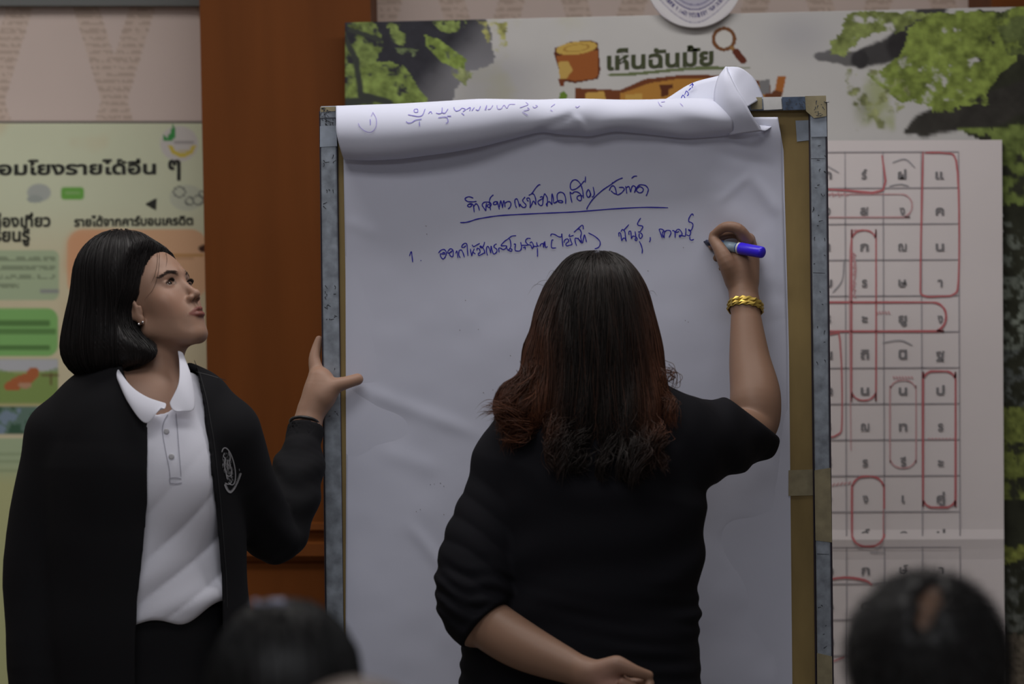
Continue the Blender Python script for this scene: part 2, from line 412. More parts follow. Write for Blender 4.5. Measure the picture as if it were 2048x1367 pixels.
# printed fabric on the recessed wall: rows of tiny print that leave a zigzag of V shapes
def paint_backdrop(x, y):
    c = np.zeros(x.shape + (3,)); c[:] = (.76, .635, .585)
    c *= (1 + .05 * (fbm(x, y, 120, 3)[..., None] - .5))
    per = 245.0; u = ((x + y * .30 + 12) % per); v = ((x - y * .30 + 12) % per)
    band = np.maximum(sst(26, 34, u) * (1 - sst(78, 86, u)), sst(150, 158, v) * (1 - sst(202, 210, v)))
    row = (np.sin(y * 2 * math.pi / 14.5) > -.1)
    ink = (fbm(x, y * 2.2, 7, 9, 2) > .42) & row
    c = np.where((ink & (band > .5))[..., None], c * np.array([.80, .78, .76]), c)
    c = np.where((band > .5)[..., None], c * np.array([.96, .93, .88]), c)
    return c
for nm, xa, xb, ya, yb, lb in (('printed_backdrop', -560, 470, -120, 243, 'pinkish backdrop with faint rows of tiny print, upper left above the green poster'),
                               ('printed_backdrop', 700, 2080, -120, 130, 'pinkish backdrop strip with faint tiny print behind the round seal, above the forest banner')):
    o = print_sheet(nm, xa, ya, xb, yb, 3.4, YW - .015, .012, paint_backdrop, M['print'], None)
    tag(o, lb, 'backdrop')
st(pbox('trim_1', -620, -40, 412, 11, YW - .05, YW - .016, mat('grey_trim', (.17, .18, .18), .7)))
st(pbox('trim_2', -620, 242, 440, 246, YW - .024, YW - .016, mat('dull_trim', (.25, .22, .2), .7)))
# wooden pilasters standing proud of the wall
def pilaster(nm, xa, xb, xbm, label):
    YF = .84
    e = empty(nm, U((xa + xb) / 2, 1400, YF) * np.array([1, 1, 0]), label, 'pilaster'); tag(e, kind='structure')
    def q(x, y): return U(x + (xbm - xa) * y / 1000.0, y, YF)
    top = -420; bot = 2060
    z0 = -q(0, bot)[2]
    v = [q(xa, top), q(xb, top), q(xb, 1050), q(xa, 1050)]
    slab('upper_panel', v, YW - YF, M['wood'], e)
    v = [q(xa, 1118), q(xb, 1118), q(xb, 2000), q(xa, 2000)]
    slab('lower_panel', v, YW - YF, M['wood'], e)
    # moulded rail between: profile swept in x
    prof = [(1043, 0), (1046, .014), (1058, .016), (1064, .006), (1082, .003), (1086, .016), (1110, .019), (1120, .010), (1124, 0)]
    V, F = [], []
    for (y, d) in prof:
        for x in (xa - 6, xb + 6):
            p = q(x, y); p[1] -= d; V.append(p)
    for i in range(len(prof) - 1): F.append((2 * i, 2 * i + 1, 2 * i + 3, 2 * i + 2))
    k = len(V); V += [p + np.array([0, YW - YF + .03, 0]) for p in (V[0], V[1], V[-2], V[-1])]
    mk('moulded_rail', V, F, M['wood'], e)
    return e
pilaster('wooden_pilaster', 399, 741, 419, 'wide varnished wooden pilaster between the green poster and the easel')
pilaster('wooden_pilaster', 1983, 2330, 2003, 'wooden pilaster whose edge shows above the forest banner at the far right')

# ------------------------------------------------------------------ green poster on the left
YL = YW - .03
def paint_green(x, y):
    c = np.zeros(x.shape + (3,))
    t = sst(390, 560, y)[..., None]; c[:] = srgb(230, 236, 206); c = c * (1 - t) + np.array(srgb(232, 222, 188)) * t
    c *= 1 + .10 * (fbm(x, y, 160, 5)[..., None] - .5)
    pk = sst(.52, .66, fbm(x, y, 190, 12))[..., None] * .35; c = c * (1 - pk) + np.array(srgb(226, 200, 160)) * pk
    def rr(x0, y0, x1, y1, r, col, soft=2, a=1.0):
        nonlocal c
        m = (1 - sst(-soft, soft, rrect(x, y, x0, y0, x1, y1, r)))[..., None] * a; c = c * (1 - m) + np.array(srgb(*col)) * m
    rr(-150, 500, 118, 600, 14, (190, 208, 172)); rr(134, 458, 412, 596, 34, (240, 194, 154)); rr(134, 460, 250, 560, 30, (238, 172, 128), 14, .6)
    rr(330, 508, 405, 512, 2, (205, 150, 80))
    rr(-150, 616, 116, 712, 22, (146, 204, 122)); rr(-150, 640, 100, 652, 3, (75, 110, 60), 2, .7); rr(-150, 657, 112, 668, 3, (75, 110, 60), 2, .6); rr(-150, 690, 100, 700, 3, (75, 110, 60), 2, .7)
    rr(-150, 718, 116, 806, 3, (176, 190, 122)); rr(-150, 718, 116, 742, 3, (205, 208, 214)); rr(-150, 806, 122, 812, 2, (205, 196, 140))
    hill = (y > 738 + 10 * np.sin(x / 33.)) & (y < 806) & (x < 116); c = np.where(hill[..., None], c * .45 + np.array(srgb(120, 160, 78)) * .55, c)
    rr(100, 745, 104, 770, 2, (120, 100, 70)); rr(82, 748, 118, 752, 2, (120, 100, 70))
    fox = ((x - 42) / 34.) ** 2 + ((y - 762 + (x - 42) * .35) / 13.) ** 2 < 1; fox |= (x - 66) ** 2 + (y - 746) ** 2 < 150; fox |= inpoly(x, y, [(8, 778), (30, 760), (40, 780)])
    c = np.where(fox[..., None], np.array(srgb(196, 116, 74)), c)
    c = np.where((((x - 50) / 14.) ** 2 + ((y - 770) / 6.) ** 2 < 1)[..., None], np.array(srgb(205, 160, 130)), c)
    rr(-150, 812, 116, 868, 3, (112, 140, 128)); nz = fbm(x, y, 26, 31)
    c = np.where(((nz > .52) & (y > 812) & (y < 868) & (x < 116))[..., None], np.array(srgb(72, 106, 84)), c)
    c = np.where(((nz < .36) & (y > 812) & (y < 868) & (x < 116))[..., None], np.array(srgb(140, 160, 180)), c)
    rr(-150, 876, 118, 1400, 3, (188, 206, 168)); rr(-150, 945, 118, 1400, 3, (206, 206, 150), 30, .8)
    for yy in (905, 920, 938): rr(-150, yy, 108, yy + 5, 2, (150, 168, 128), 2, .6)
    for k, yy in enumerate((517, 536, 554, 572)):
        m = (np.abs(y - yy) < 4.5) & (x < (112, 112, 112, 42)[k]) & (fbm(x, y, 6, 40 + k, 2) > .40); c = np.where(m[..., None], c * .62, c)
    rr(56, 390, 118, 398, 3, (150, 160, 140), 2, .0)
    # round badges and curly outline drawing
    def disc(cx, cy, rx, ry, col, a=1):
        nonlocal c
        m = (1 - sst(.9, 1.08, np.hypot((x - cx) / rx, (y - cy) / ry)))[..., None] * a; c = c * (1 - m) + np.array(srgb(*col)) * m
    disc(358, 287, 38, 36, (222, 218, 214)); disc(78, 385, 24, 18, (190, 196, 190)); disc(70, 398, 16, 8, (176, 184, 178)); disc(372, 395, 34, 26, (206, 212, 196), .7)
    rr(122, 374, 168, 399, 7, (124, 190, 88)); rr(130, 383, 160, 388, 2, (175, 210, 150), 2, .6)
    leaf = inpoly(x, y, [(326, 268), (334, 276), (342, 262), (346, 250), (352, 262), (350, 276), (340, 282), (328, 281)]); c = np.where(leaf[..., None], np.array(srgb(70, 160, 84)), c)
    arc = (np.abs(np.hypot(x - 364, y - 286) - 24) < 4) & (y > 292); c = np.where(arc[..., None], np.array(srgb(225, 205, 90)), c)
    rr(348, 282, 388, 287, 2, (170, 165, 165), 1, .8); rr(356, 300, 380, 304, 2, (215, 195, 120), 1, .6)
    for (cx, cy, r) in ((358, 384, 11), (378, 402, 8), (395, 400, 10), (402, 388, 6)):
        m = np.abs(np.hypot(x - cx, (y - cy) * 1.1) - r) < 1.6; c = np.where(m[..., None], np.array(srgb(120, 124, 118)), c)
    a = inpoly(x, y, [(291, 408), (313, 396), (311, 419)]); c = np.where(a[..., None], np.array(srgb(40, 46, 32)), c)
    disc(408, 497, 14, 8, (70, 40, 30)); rr(345, 514, 385, 518, 2, (180, 130, 90), 2, .5)
    rr(80, 578, 118, 586, 3, (150, 145, 160), 2, .7)
    return c
pl = empty('green_poster', U(130, 800, YL), 'pale green poster with a black Thai heading, behind the woman in the white polo', 'poster')
print_sheet('sheet', -170, 247, 412, 1400, 3.0, YL, .008, paint_green, M['print'], pl, edge=lambda x, y: (x + np.where(x > 300, (y - 247) * .012, 0) * (x - 300) / 112, y))
YT = YL - .0015
text('heading', 'เชื่อมโยงรายได้อื่น', -44, 349, 312, 347, YT, M['black_print'], pl, .034, hpx=24)
text('heading', 'ๆ', 336, 349, 361, 349, YT, M['black_print'], pl, .025)
text('lettering', 'แหล่งท่องเที่ยว', -85, 454, 101, 452, YT, M['black_print'], pl, .034)
text('lettering', 'เรียนรู้', -22, 482, 60, 482, YT, M['black_print'], pl, .034)
text('lettering', 'รายได้จากคาร์บอนเครดิต', 148, 452, 386, 449, YT, M['black_print'], pl, .036)
tri = [U(291, 408, YT), U(313, 396, YT), U(311, 419, YT)]; slab('arrow_mark', tri[::-1], -.0008, M['black_print'], pl)

# ------------------------------------------------------------------ forest banner
YF = .79
def paint_forest(x, y):
    c = np.zeros(x.shape + (3,)); c[:] = srgb(206, 205, 204)
    n1 = fbm(x, y, 150, 50); c *= (1 + .14 * (n1[..., None] - .5))
    yl = sst(.45, .7, fbm(x, y, 90, 57))[..., None] * sst(900, 1000, x)[..., None] * (1 - sst(1060, 1200, x))[..., None] * .5
    c = c * (1 - yl) + np.array(srgb(196, 194, 140)) * yl
    yl2 = sst(.4, .65, fbm(x, y, 70, 59))[..., None] * sst(1690, 1760, x)[..., None] * (1 - sst(1830, 1880, x))[..., None] * sst(110, 180, y)[..., None] * .7
    c = c * (1 - yl2) + np.array(srgb(160, 172, 100)) * yl2
    wob = 16 * (fbm(x, y, 40, 77) - .5) + 10 * (fbm(x, y, 14, 79) - .5)
    def mix(m, col, tex=0.0, seed=1):
        nonlocal c
        cc = np.array(srgb(*col)) * (1 + tex * (fbm(x, y, 22, seed)[..., None] - .5) * 2); m = m[..., None]; c = c * (1 - m) + cc * m
    # left dark foliage/branches
    dk = 1 - sst(-14, 18, rrect(x, y, 660, 30, 960, 260, 10) + wob + .9 * np.maximum(0, (y - 100)) * (x > 880) - .0 * y)
    poly = inpoly(x + wob, y + wob, [(660, 20), (965, 20), (985, 70), (985, 120), (930, 150), (905, 200), (890, 230), (660, 260)])
    mix(poly * 1.0, (52, 52, 60), .35, 81)
    fade = sst(870, 960, x + (y - 60) * .9 - 40 + wob) * poly; mix(fade * .55, (150, 150, 156))
    fz = sst(860, 950, x) * sst(80, 150, y) * (1 - sst(980, 1150, x)); mix(fz * .5, (150, 150, 158))
    def foliage(poly_, col, den, seed, s=20):
        m = inpoly(x + wob * 1.6, y + wob * 1.3, poly_); nz = fbm(x, y, s, seed, 4)
        mm = m * sst(den - .03, den + .13, nz); g = fbm(x, y, s * .7, seed + 5, 3)[..., None]
        cc = (np.array(srgb(*col)) * .78 + .22 * np.array((.22, .22, .18))) * (.20 + 1.5 * g); nonlocal c; c = c * (1 - mm[..., None]) + cc * mm[..., None]
    foliage([(670, 40), (745, 30), (770, 90), (735, 200), (660, 240)], (124, 146, 64), .40, 91)
    foliage([(735, 130), (800, 125), (830, 160), (860, 215), (700, 250), (700, 170)], (136, 160, 68), .30, 93)
    foliage([(775, 40), (805, 45), (800, 90), (778, 80)], (136, 158, 74), .35, 95)
    foliage([(850, 70), (880, 80), (935, 120), (925, 140), (890, 130), (850, 90)], (142, 168, 64), .25, 97, 16)
    foliage([(860, 40), (935, 38), (930, 58), (880, 62)], (136, 158, 74), .42, 99, 12)
    foliage([(900, 125), (950, 150), (935, 175), (905, 150)], (160, 172, 110), .35, 101, 12)
    foliage([(960, 45), (1010, 40), (1020, 95), (985, 105)], (190, 190, 110), .45, 103, 18)
    foliage([(790, 95), (835, 97), (830, 110), (795, 108)], (120, 140, 90), .35, 105, 12)
    for a, b, wd in (((690, 75), (712, 120), 6), ((712, 120), (722, 190), 7), ((700, 60), (760, 80), 5), ((722, 190), (780, 205), 7), ((690, 205), (740, 200), 9)):
        d, _ = seg2(x, y, a, b); mix(1 - sst(wd * .6, wd * 1.3, d + wob * .2), (62, 66, 62))
    # right dark limbs
    rd = inpoly(x + wob, y + wob, [(1955, 20), (2300, 20), (2300, 1500), (2000, 1500), (2000, 300), (1935, 270), (1955, 140)]); mix(rd * 1.0, (54, 56, 44), .5, 111)
    for a, b, wa, wb in (((1870, 15), (1800, 90), 22, 26), ((1800, 90), (1720, 118), 26, 16), ((1720, 118), (1640, 112), 15, 10)):
        d, t = seg2(x, y, a, b); wd = wa + (wb - wa) * t; mix((1 - sst(wd * .8, wd * 1.25, d + wob * .8)) * (.95 if a[0] > 1750 else .8 if a[0] > 1640 else .45), (50, 48, 50), .3, 113)
    for a, b, wa, wb in (((2060, 190), (1950, 225), 34, 34), ((1950, 225), (1850, 250), 30, 24), ((1850, 250), (1815, 262), 20, 8)):
        d, t = seg2(x, y, a, b); wd = wa + (wb - wa) * t; mix((1 - sst(wd * .8, wd * 1.2, d + wob * .8)), (60, 58, 54), .4, 115)
    gb = np.exp(-(((x - 1600) / 70.) ** 2 + ((y - 70) / 50.) ** 2)) * .35; mix(gb, (150, 150, 165))
    gb = np.exp(-(((x - 1728) / 18.) ** 2 + ((y - 214) / 22.) ** 2)) * .5; mix(gb, (130, 130, 120))
    foliage([(1690, 25), (1860, 22), (1800, 60), (1720, 75), (1690, 115), (1655, 105)], (140, 156, 76), .30, 121)
    foliage([(1850, 25), (2060, 20), (2030, 120), (1970, 200), (1900, 222), (1800, 205), (1735, 150), (1755, 130), (1800, 110), (1808, 70)], (138, 160, 56), .24, 123, 20)
    foliage([(1690, 130), (1800, 140), (1830, 200), (1780, 255), (1700, 270)], (160, 168, 110), .52, 125, 18)
    foliage([(1980, 20), (2200, 15), (2200, 110), (2010, 110)], (92, 110, 40), .45, 127, 22)
    foliage([(1900, 262), (2200, 230), (2200, 400), (1990, 405), (1990, 275)], (120, 142, 54), .34, 129, 20)
    foliage([(1990, 440), (2200, 440), (2200, 690), (1990, 700)], (128, 138, 128), .5, 131, 14)
    foliage([(1990, 820), (2200, 780), (2200, 1010), (1990, 1000)], (130, 144, 52), .38, 133, 16)
    foliage([(1990, 1090), (2200, 1100), (2200, 1128), (1990, 1120)], (150, 160, 60), .3, 135, 14)
    foliage([(1990, 1130), (2200, 1130), (2200, 1260), (1990, 1260)], (96, 102, 98), .5, 137, 14)
    foliage([(1990, 1265), (2200, 1265), (2200, 1500), (1990, 1500)], (104, 92, 78), .2, 139, 10)
    foliage([(1990, 700), (2200, 690), (2200, 800), (1990, 820)], (92, 100, 100), .5, 141, 14)
    # printed drawing: log, magnifier, carved board, hammer
    def blob(m, col): mix(m * 1.0, col)
    lw = rrect(x, y, 1108, 90, 1199, 164, 16)
    body = inpoly(x, y, [(1108, 108), (1110, 96), (1140, 84), (1180, 80), (1196, 86), (1201, 140), (1196, 158), (1150, 166), (1125, 162), (1115, 130)])
    blob(body, (96, 48, 26)); blob(inpoly(x, y, [(1112, 112), (1196, 100), (1197, 150), (1190, 157), (1150, 162), (1122, 156)]), (160, 92, 44))
    blob(((x - 1153) / 41.) ** 2 + ((y - 96 + (x - 1153) * .12) / 13.) ** 2 < 1, (206, 172, 88))
    blob(np.abs(np.hypot((x - 1153) / 24., (y - 96 + (x - 1153) * .12) / 7.) - 1) < .12, (178, 138, 66))
    blob(inpoly(x, y, [(1116, 124), (1136, 122), (1146, 140), (1132, 158), (1120, 158)]), (200, 166, 90)); blob(inpoly(x, y, [(1116, 158), (1130, 158), (1128, 172), (1120, 172)]), (120, 60, 30))
    blob(np.abs(np.hypot(x - 1448, y - 78) - 21) < 3.6, (122, 78, 44)); blob(np.hypot(x - 1448, y - 78) < 17.4, (214, 212, 208))
    d, _ = seg2(x, y, (1464, 96), (1472, 104)); blob(d < 4, (160, 120, 70)); d, _ = seg2(x, y, (1472, 104), (1486, 121)); blob(d < 7, (104, 50, 34))
    brd = inpoly(x, y, [(1152, 176), (1240, 180), (1290, 158), (1360, 150), (1450, 150), (1540, 165), (1545, 225), (1150, 225)]); blob(brd, (118, 64, 34))
    blob(inpoly(x, y, [(1172, 188), (1245, 186), (1300, 166), (1360, 157), (1450, 158), (1530, 172), (1530, 225), (1172, 225)]), (188, 134, 60))
    blob(inpoly(x, y, [(1150, 176), (1240, 181), (1240, 200), (1150, 225)]), (120, 66, 36)); blob(inpoly(x, y, [(1170, 186), (1208, 182), (1212, 200), (1170, 200)]), (206, 164, 84)); blob(inpoly(x, y, [(1250, 190), (1284, 186), (1284, 200), (1250, 200)]), (206, 164, 84))
    blob(inpoly(x, y, [(1318, 170), (1345, 168), (1345, 176), (1338, 178), (1336, 192), (1322, 193), (1322, 180)]), (96, 50, 28))
    blob(inpoly(x, y, [(1120, 186), (1128, 182), (1136, 190), (1132, 198), (1118, 198)]), (110, 140, 50))
    blob(inpoly(x, y, [(1555, 152), (1572, 152), (1565, 190), (1549, 186)]), (176, 108, 52)); blob(inpoly(x, y, [(1549, 180), (1566, 184), (1560, 200), (1530, 198)]), (110, 66, 40)); blob(inpoly(x, y, [(1518, 162), (1540, 158), (1540, 186), (1520, 190)]), (130, 130, 132))
    blob(np.abs(y - (150 - 14 * sst(1215, 1420, x) + 0 * x)) < (3.2 * sst(1213, 1225, x) * (1 - sst(1440, 1520, x))), (110, 122, 82))
    return c
fb = empty('forest_banner', U(1400, 700, YF), 'large vinyl banner printed with misty green branches and a log drawing, behind the easel', 'banner')
def bedge(x, y): return x, y + (45 - 45 - 30 * (x - 690) / 1290.0) * np.clip(1 - (y - 45) / 400.0, 0, 1)
print_sheet('sheet', 690, 45, 2130, 1500, 3.6, YF, .010, lambda x, y: paint_forest(*bedge(x, y)), M['print'], fb, edge=bedge,
            axes=(np.concatenate([np.arange(690, 1095, 3.4), np.arange(1095, 1590, 1.7), np.arange(1590, 2130, 3.4)]), np.concatenate([np.arange(45, 236, 1.8), np.arange(236, 1500, 5.0)])))
text('title', 'เห็นฉันมั้ย', 1214, 139, 1427, 129, YF - .0015, M['green_dark'], fb, .034, hpx=33)

# round seal overlapping the top of the banner
def paint_seal(x, y):
    r = np.hypot((x - 1389) / 93., (y + 36) / 89.); c = np.zeros(x.shape + (3,)); c[:] = srgb(214, 211, 218)
    a = np.arctan2(y + 36, x - 1389)
    def ring(r0, r1, col, m=True):
        nonlocal c
        c = np.where(((r > r0) & (r < r1) & m)[..., None], np.array(srgb(*col)), c)
    ring(.60, .64, (120, 116, 150)); ring(0, .58, (186, 184, 200)); ring(.5, .53, (130, 126, 158))
    nz = np.random.default_rng(3).random(400); gl = nz[(np.floor((a + 4) * 42)).astype(int) % 400] > .35
    g2 = nz[(np.floor((a + 4) * 90 + r * 30)).astype(int) % 400] > .3
    ring(.69, .80, (96, 92, 132), gl & g2); ring(.90, .93, (160, 157, 178)); ring(.93, 1.2, (222, 220, 224))
    return c
sl = print_sheet('round_seal', 1294, -127, 1484, 55, 1.6, YF - .02, .012, paint_seal, M['print'], None,
                 edge=lambda x, y: (1389 + (x - 1389) * np.sqrt(np.clip(1 - .5 * ((y + 36) / 91.) ** 2, 0, 1)), -36 + (y + 36) * np.sqrt(np.clip(1 - .5 * ((x - 1389) / 95.) ** 2, 0, 1))))
tag(sl, 'round white seal with a purple ring of lettering, above the forest banner title', 'seal')

# ------------------------------------------------------------------ word search sheet
YS = YF - .03
ws = empty('word_search_sheet', U(1800, 780, YS), 'white word search sheet of Thai letters with red marker loops, right of the easel', 'poster')
M['paper2'] = mat('poster_paper', (.86, .80, .81), .8, var=(3, .03), spec=.2)
N = 60; V = []; F = []
for i in range(N + 1):
    y = 283 + (1480 - 283) * i / N
    b = .006 * math.exp(-((y - 1085) / 16.) ** 2)
    for x in (1120, 1990 + 14 + 6 * (i / N)): V.append(U(x, y - (x - 1120) * .004, YS - b))
F = [(2 * i, 2 * i + 1, 2 * i + 3, 2 * i + 2) for i in range(N)]
n0 = len(V); V += [v + np.array([0, .01, 0]) for v in V]
F += [(2 * i, 2 * i + 2, n0 + 2 * i + 2, n0 + 2 * i) for i in range(N)] + [(2 * i + 1, n0 + 2 * i + 1, n0 + 2 * i + 3, 2 * i + 3) for i in range(N)]
F += [(0, n0, n0 + 1, 1)]
mk('sheet', V, F, M['paper2'], ws)
yw = lambda x, y: YS - .0016 - .006 * math.exp(-((y - 1085) / 16.) ** 2)
cols = [1614, 1690, 1766, 1842, 1917]; rows = [305 + 71.9 * i for i in range(16)]
gx = lambda x, y: x + (y - 305) * .004
gl = [[(gx(x, 303), 303), (gx(x, 860), 860), (gx(x, 1420), 1420)] for x in cols] + [[(1560, y), (1700, y - 1), (gx(1917, y), y - 2)] for y in rows]
tag(ribbons('grid_lines', gl, 2.6, yw, M['grid'], ws, 8, .0))
letters = [['ก', 'ร์', 'ฝ', 'แ'], ['ง', 'ส', 'ง', 'ค'], ['า', 'ก', 'ฌ', 'น'], ['ม', 'ร', 'ษ', 'า'], ['ร', 'ะ', 'ยู', 'ง'], ['น', 'ถิ', 'นิ', 'ฐ'],
           ['ล', 'น', 'น', 'ป'], ['ร', 'ฌ', 'ท', 'ร'], ['รี', 'ร', 'รี', 'ะ'], ['ง', 'ง', 'เ', 'คู่'], ['า', 'ค์', 'ฎ', 'ป'], ['ก', 'ก', 'ษ์', 'า'], ['อ', 'ด', 'ล', 'ม'], ['ข', 'พ', 'ก', 'น'], ['จ', 'ม', 'ส', 'ว']]
cx = [1655, 1728, 1804, 1879]
for r, row in enumerate(letters):
    for k, s in enumerate(row):
        yb = rows[r] + 52; wl = {'เ': 7, 'ง': 11, 'า': 10, 'ะ': 12, 'ร': 11, 'รี': 12, 'ร์': 11}.get(s, 17); xc = gx(cx[k], yb)
        text('letter', s, xc - wl / 2, yb, xc + wl / 2, yb, YS - .0025, M['grey_print'], ws, .03, hpx=17)
def loop(x0, y0, x1, y1, r, n=5):
    P = []
    for cx_, cy_, a0 in ((x1 - r, y0 + r, -90), (x1 - r, y1 - r, 0), (x0 + r, y1 - r, 90), (x0 + r, y0 + r, 180)):
        for k in range(n + 1):
            a = math.radians(a0 + 90 * k / n); P.append((cx_ + r * math.cos(a), cy_ + r * math.sin(a)))
    return P + [P[0]]
for nm, L, wd in (('marker_loop', [(1846, 303), (1843, 430), (1841, 560), (1845, 590), (1880, 592), (1908, 588), (1917, 560), (1918, 420), (1912, 320), (1890, 306), (1850, 305)], 3.5),
                  ('marker_loop', loop(1560, 604, 1892, 662, 27), 4.2), ('marker_loop', loop(1703, 460, 1752, 800, 22), 3), ('marker_loop', loop(1846, 742, 1911, 1014, 20), 4),
                  ('marker_loop', loop(1704, 952, 1768, 1092, 26), 4), ('marker_loop', [(1560, 378), (1650, 378), (1690, 380), (1766, 380), (1764, 310)], 4),
                  ('marker_loop', [(1560, 1160), (1640, 1160), (1690, 1154), (1730, 1160), (1745, 1170)], 4.5), ('marker_loop', [(1560, 668), (1660, 668), (1680, 680), (1684, 840), (1676, 868), (1650, 876)], 3),
                  ('marker_loop', [(1656, 1190), (1656, 1313), (1690, 1313)], 3)):
    ribbons(nm, [L], wd, lambda x, y: yw(x, y) - .0006, M['red'], ws, 3)
ribbons('faint_mark', [loop(1560, 388, 1824, 434, 22), loop(1780, 760, 1832, 935, 22), [(1720, 460), (1700, 500), (1702, 900)], [(1704, 505), (1712, 540), (1702, 590)]], 2.6, lambda x, y: yw(x, y) - .0004, M['red_faint'], ws, 3, split=True)
ribbons('faint_mark', [[(1785, 325), (1810, 318), (1830, 335)], [(1778, 372), (1800, 368), (1818, 372)], [(1652, 330), (1678, 345)], [(1688, 520), (1684, 560), (1665, 585)], [(1765, 685), (1800, 680), (1825, 690)], [(1770, 1105), (1740, 1104)]], 2.4, lambda x, y: yw(x, y) - .0004, M['pencil'], ws, 4, split=True)
tag(ribbons('marker_scribble', [[(1640 + 6 * i, 384 + 7 * (i % 2)), (1643 + 6 * i, 394 - 6 * (i % 2))] for i in range(10)] + [[(1706 + 3 * (i % 2), 505 + 7 * i), (1712 - 3 * (i % 2), 511 + 7 * i)] for i in range(13)] +
        [[(1752 + 6 * i, 622), (1756 + 6 * i, 628)] for i in range(5)] + [[(1664 + 8 * i, 972 - i), (1670 + 8 * i, 966 - i)] for i in range(5)] + [[(1786 + 6 * i, 752), (1790 + 6 * i, 757)] for i in range(7)] + [[(1856 + 7 * i, 876), (1861 + 7 * i, 878)] for i in range(8)], 3.4, lambda x, y: yw(x, y) - .0003, M['red_faint'], ws, 3), kind='stuff')

# ------------------------------------------------------------------ easel board
eb = empty('easel_board', U(1150, 1400, .05) * np.array([1, 1, 0]), 'tall writing board on legs with a worn metal frame, holding the flip chart paper', 'board')
BT = 860.0     # bottom rail lies below the picture
def rx(x0, y): return x0 + (y - 200) * .0115
BB = 1560
def rail(nm, q, Y0, Y1, mt): return slab(nm, [U(*p, Y0) for p in q], Y1 - Y0, mt, eb, .003)
rail('left_rail', [(640, 214), (672, 213), (rx(672, BB) + 3, BB), (rx(640, BB) + 1, BB)], -.028, .02, M['alu'])
rail('right_rail', [(1620, 196), (1652, 195), (rx(1652, BB) - 1, BB), (rx(1620, BB) + 3, BB)], -.028, .02, M['alu'])
rail('top_rail', [(640, 212), (1652, 192), (1652, 218), (640, 238)], -.030, .022, M['alu'])
rail('bottom_rail', [(652, BB - 30), (1668, BB - 34), (1668, BB), (652, BB)], -.030, .022, M['alu'])
rail('board_panel', [(660, 225), (1630, 206), (rx(1630, BB), BB - 6), (rx(660, BB), BB - 6)], -.012, .012, M['panel'])
rail('edge_strip', [(1651, 204), (1654.5, 204), (rx(1654.5, BB), BB), (rx(1651, BB), BB)], -.029, .018, M['alu_edge'])
rail('edge_strip', [(638, 222), (640.5, 222), (rx(640.5, BB), BB), (rx(638, BB), BB)], -.027, .018, M['alu_edge'])
rail('edge_strip', [(1617.5, 222), (1620.5, 222), (rx(1620.5, BB), BB), (rx(1617.5, BB), BB)], -.02, .0, M['alu_edge'])
rail('edge_strip', [(671.5, 240), (675, 240), (rx(675, BB), BB), (rx(671.5, BB), BB)], -.021, .0, M['alu_edge'])
for nm, q, Y0, mt in (('tape_patch', [(640, 252), (673, 251), (674, 292), (640, 294)], -.0295, 'tape_grey'), ('tape_patch', [(1500, 194.5), (1524, 194), (1524, 218), (1502, 219)], -.0315, 'tape_tan'),
                      ('tape_patch', [(1526, 194), (1562, 193.5), (1564, 218), (1528, 220)], -.0325, 'tape_white'), ('tape_patch', [(1564, 194), (1612, 193), (1611, 219), (1566, 220)], -.0315, 'tape_dark'),
                      ('tape_patch', [(1610, 192), (1652, 191), (1653, 232), (1628, 236), (1612, 222)], -.0330, 'tape_tan'), ('tape_patch', [(1591, 241), (1620, 240), (1621, 280), (1594, 283)], -.0135, 'tape_grey'),
                      ('tape_patch', [(1621, 236), (1653, 232), (1654, 273), (1622, 274)], -.0295, 'tape_grey'), ('tape_patch', [(1629, 940), (1661, 935), (1664, 1084), (1631, 1080)], -.0295, 'tape_tan'),
                      ('tape_patch', [(1634, 1305), (1664, 1312), (1667, 1520), (1636, 1520)], -.0295, 'tape_tan'), ('tape_patch', [(1577, 940), (1627, 938), (1628, 990), (1577, 991)], -.0135, 'tape_tan'),
                      ('tape_patch', [(641, 214), (671, 213), (671, 222), (641, 224)], -.0315, 'tape_tan')):
    slab(nm, [U(*p, Y0) for p in q], .001, M[mt], eb)
sc = []
r2 = random.Random(4)
for (xa, xb, ya, yb, n) in ((642, 668, 216, 250, 26), (645, 668, 300, 420, 10), (648, 672, 560, 650, 14), (650, 674, 700, 900, 5), (1626, 1650, 290, 420, 12), (1626, 1650, 420, 760, 14), (1570, 1610, 196, 216, 12), (1630, 1650, 200, 232, 14), (1630, 1655, 1100, 1300, 5)):
    for _ in range(n):
        x, y = r2.uniform(xa, xb), r2.uniform(ya, yb); a = r2.uniform(-.8, 2.0); l = r2.uniform(2, 9)
        sc.append([(x, y), (x + l * .5 * math.cos(a) + r2.uniform(-2, 2), y + l * .5 * math.sin(a)), (x + l * math.cos(a), y + l * math.sin(a))])
sc += [[(1622, 317), (1650, 317)], [(1634, 1107), (1658, 1108)], [(1626, 545), (1650, 546)]]
tag(ribbons('scratches', sc, 1.5, lambda x, y: -.0342 if y < 236 else -.0292, M['scratch'], eb, 3, .3), kind='stuff')
# legs and feet of the easel, down to the floor
for x in (690, 1640):
    a = U(x, BB - 40, .045); b = a.copy(); b[2] = .03; b[1] = .12
    lathe('leg', a, b, [(0, .014), (1, .014)], M['alu'], eb, 12)
    lathe('foot', (b[0], b[1] - .3, .022), (b[0], b[1] + .3, .022), [(0, .016), (.02, .021), (.98, .021), (1, .016)], M['alu_edge'], eb, 12)

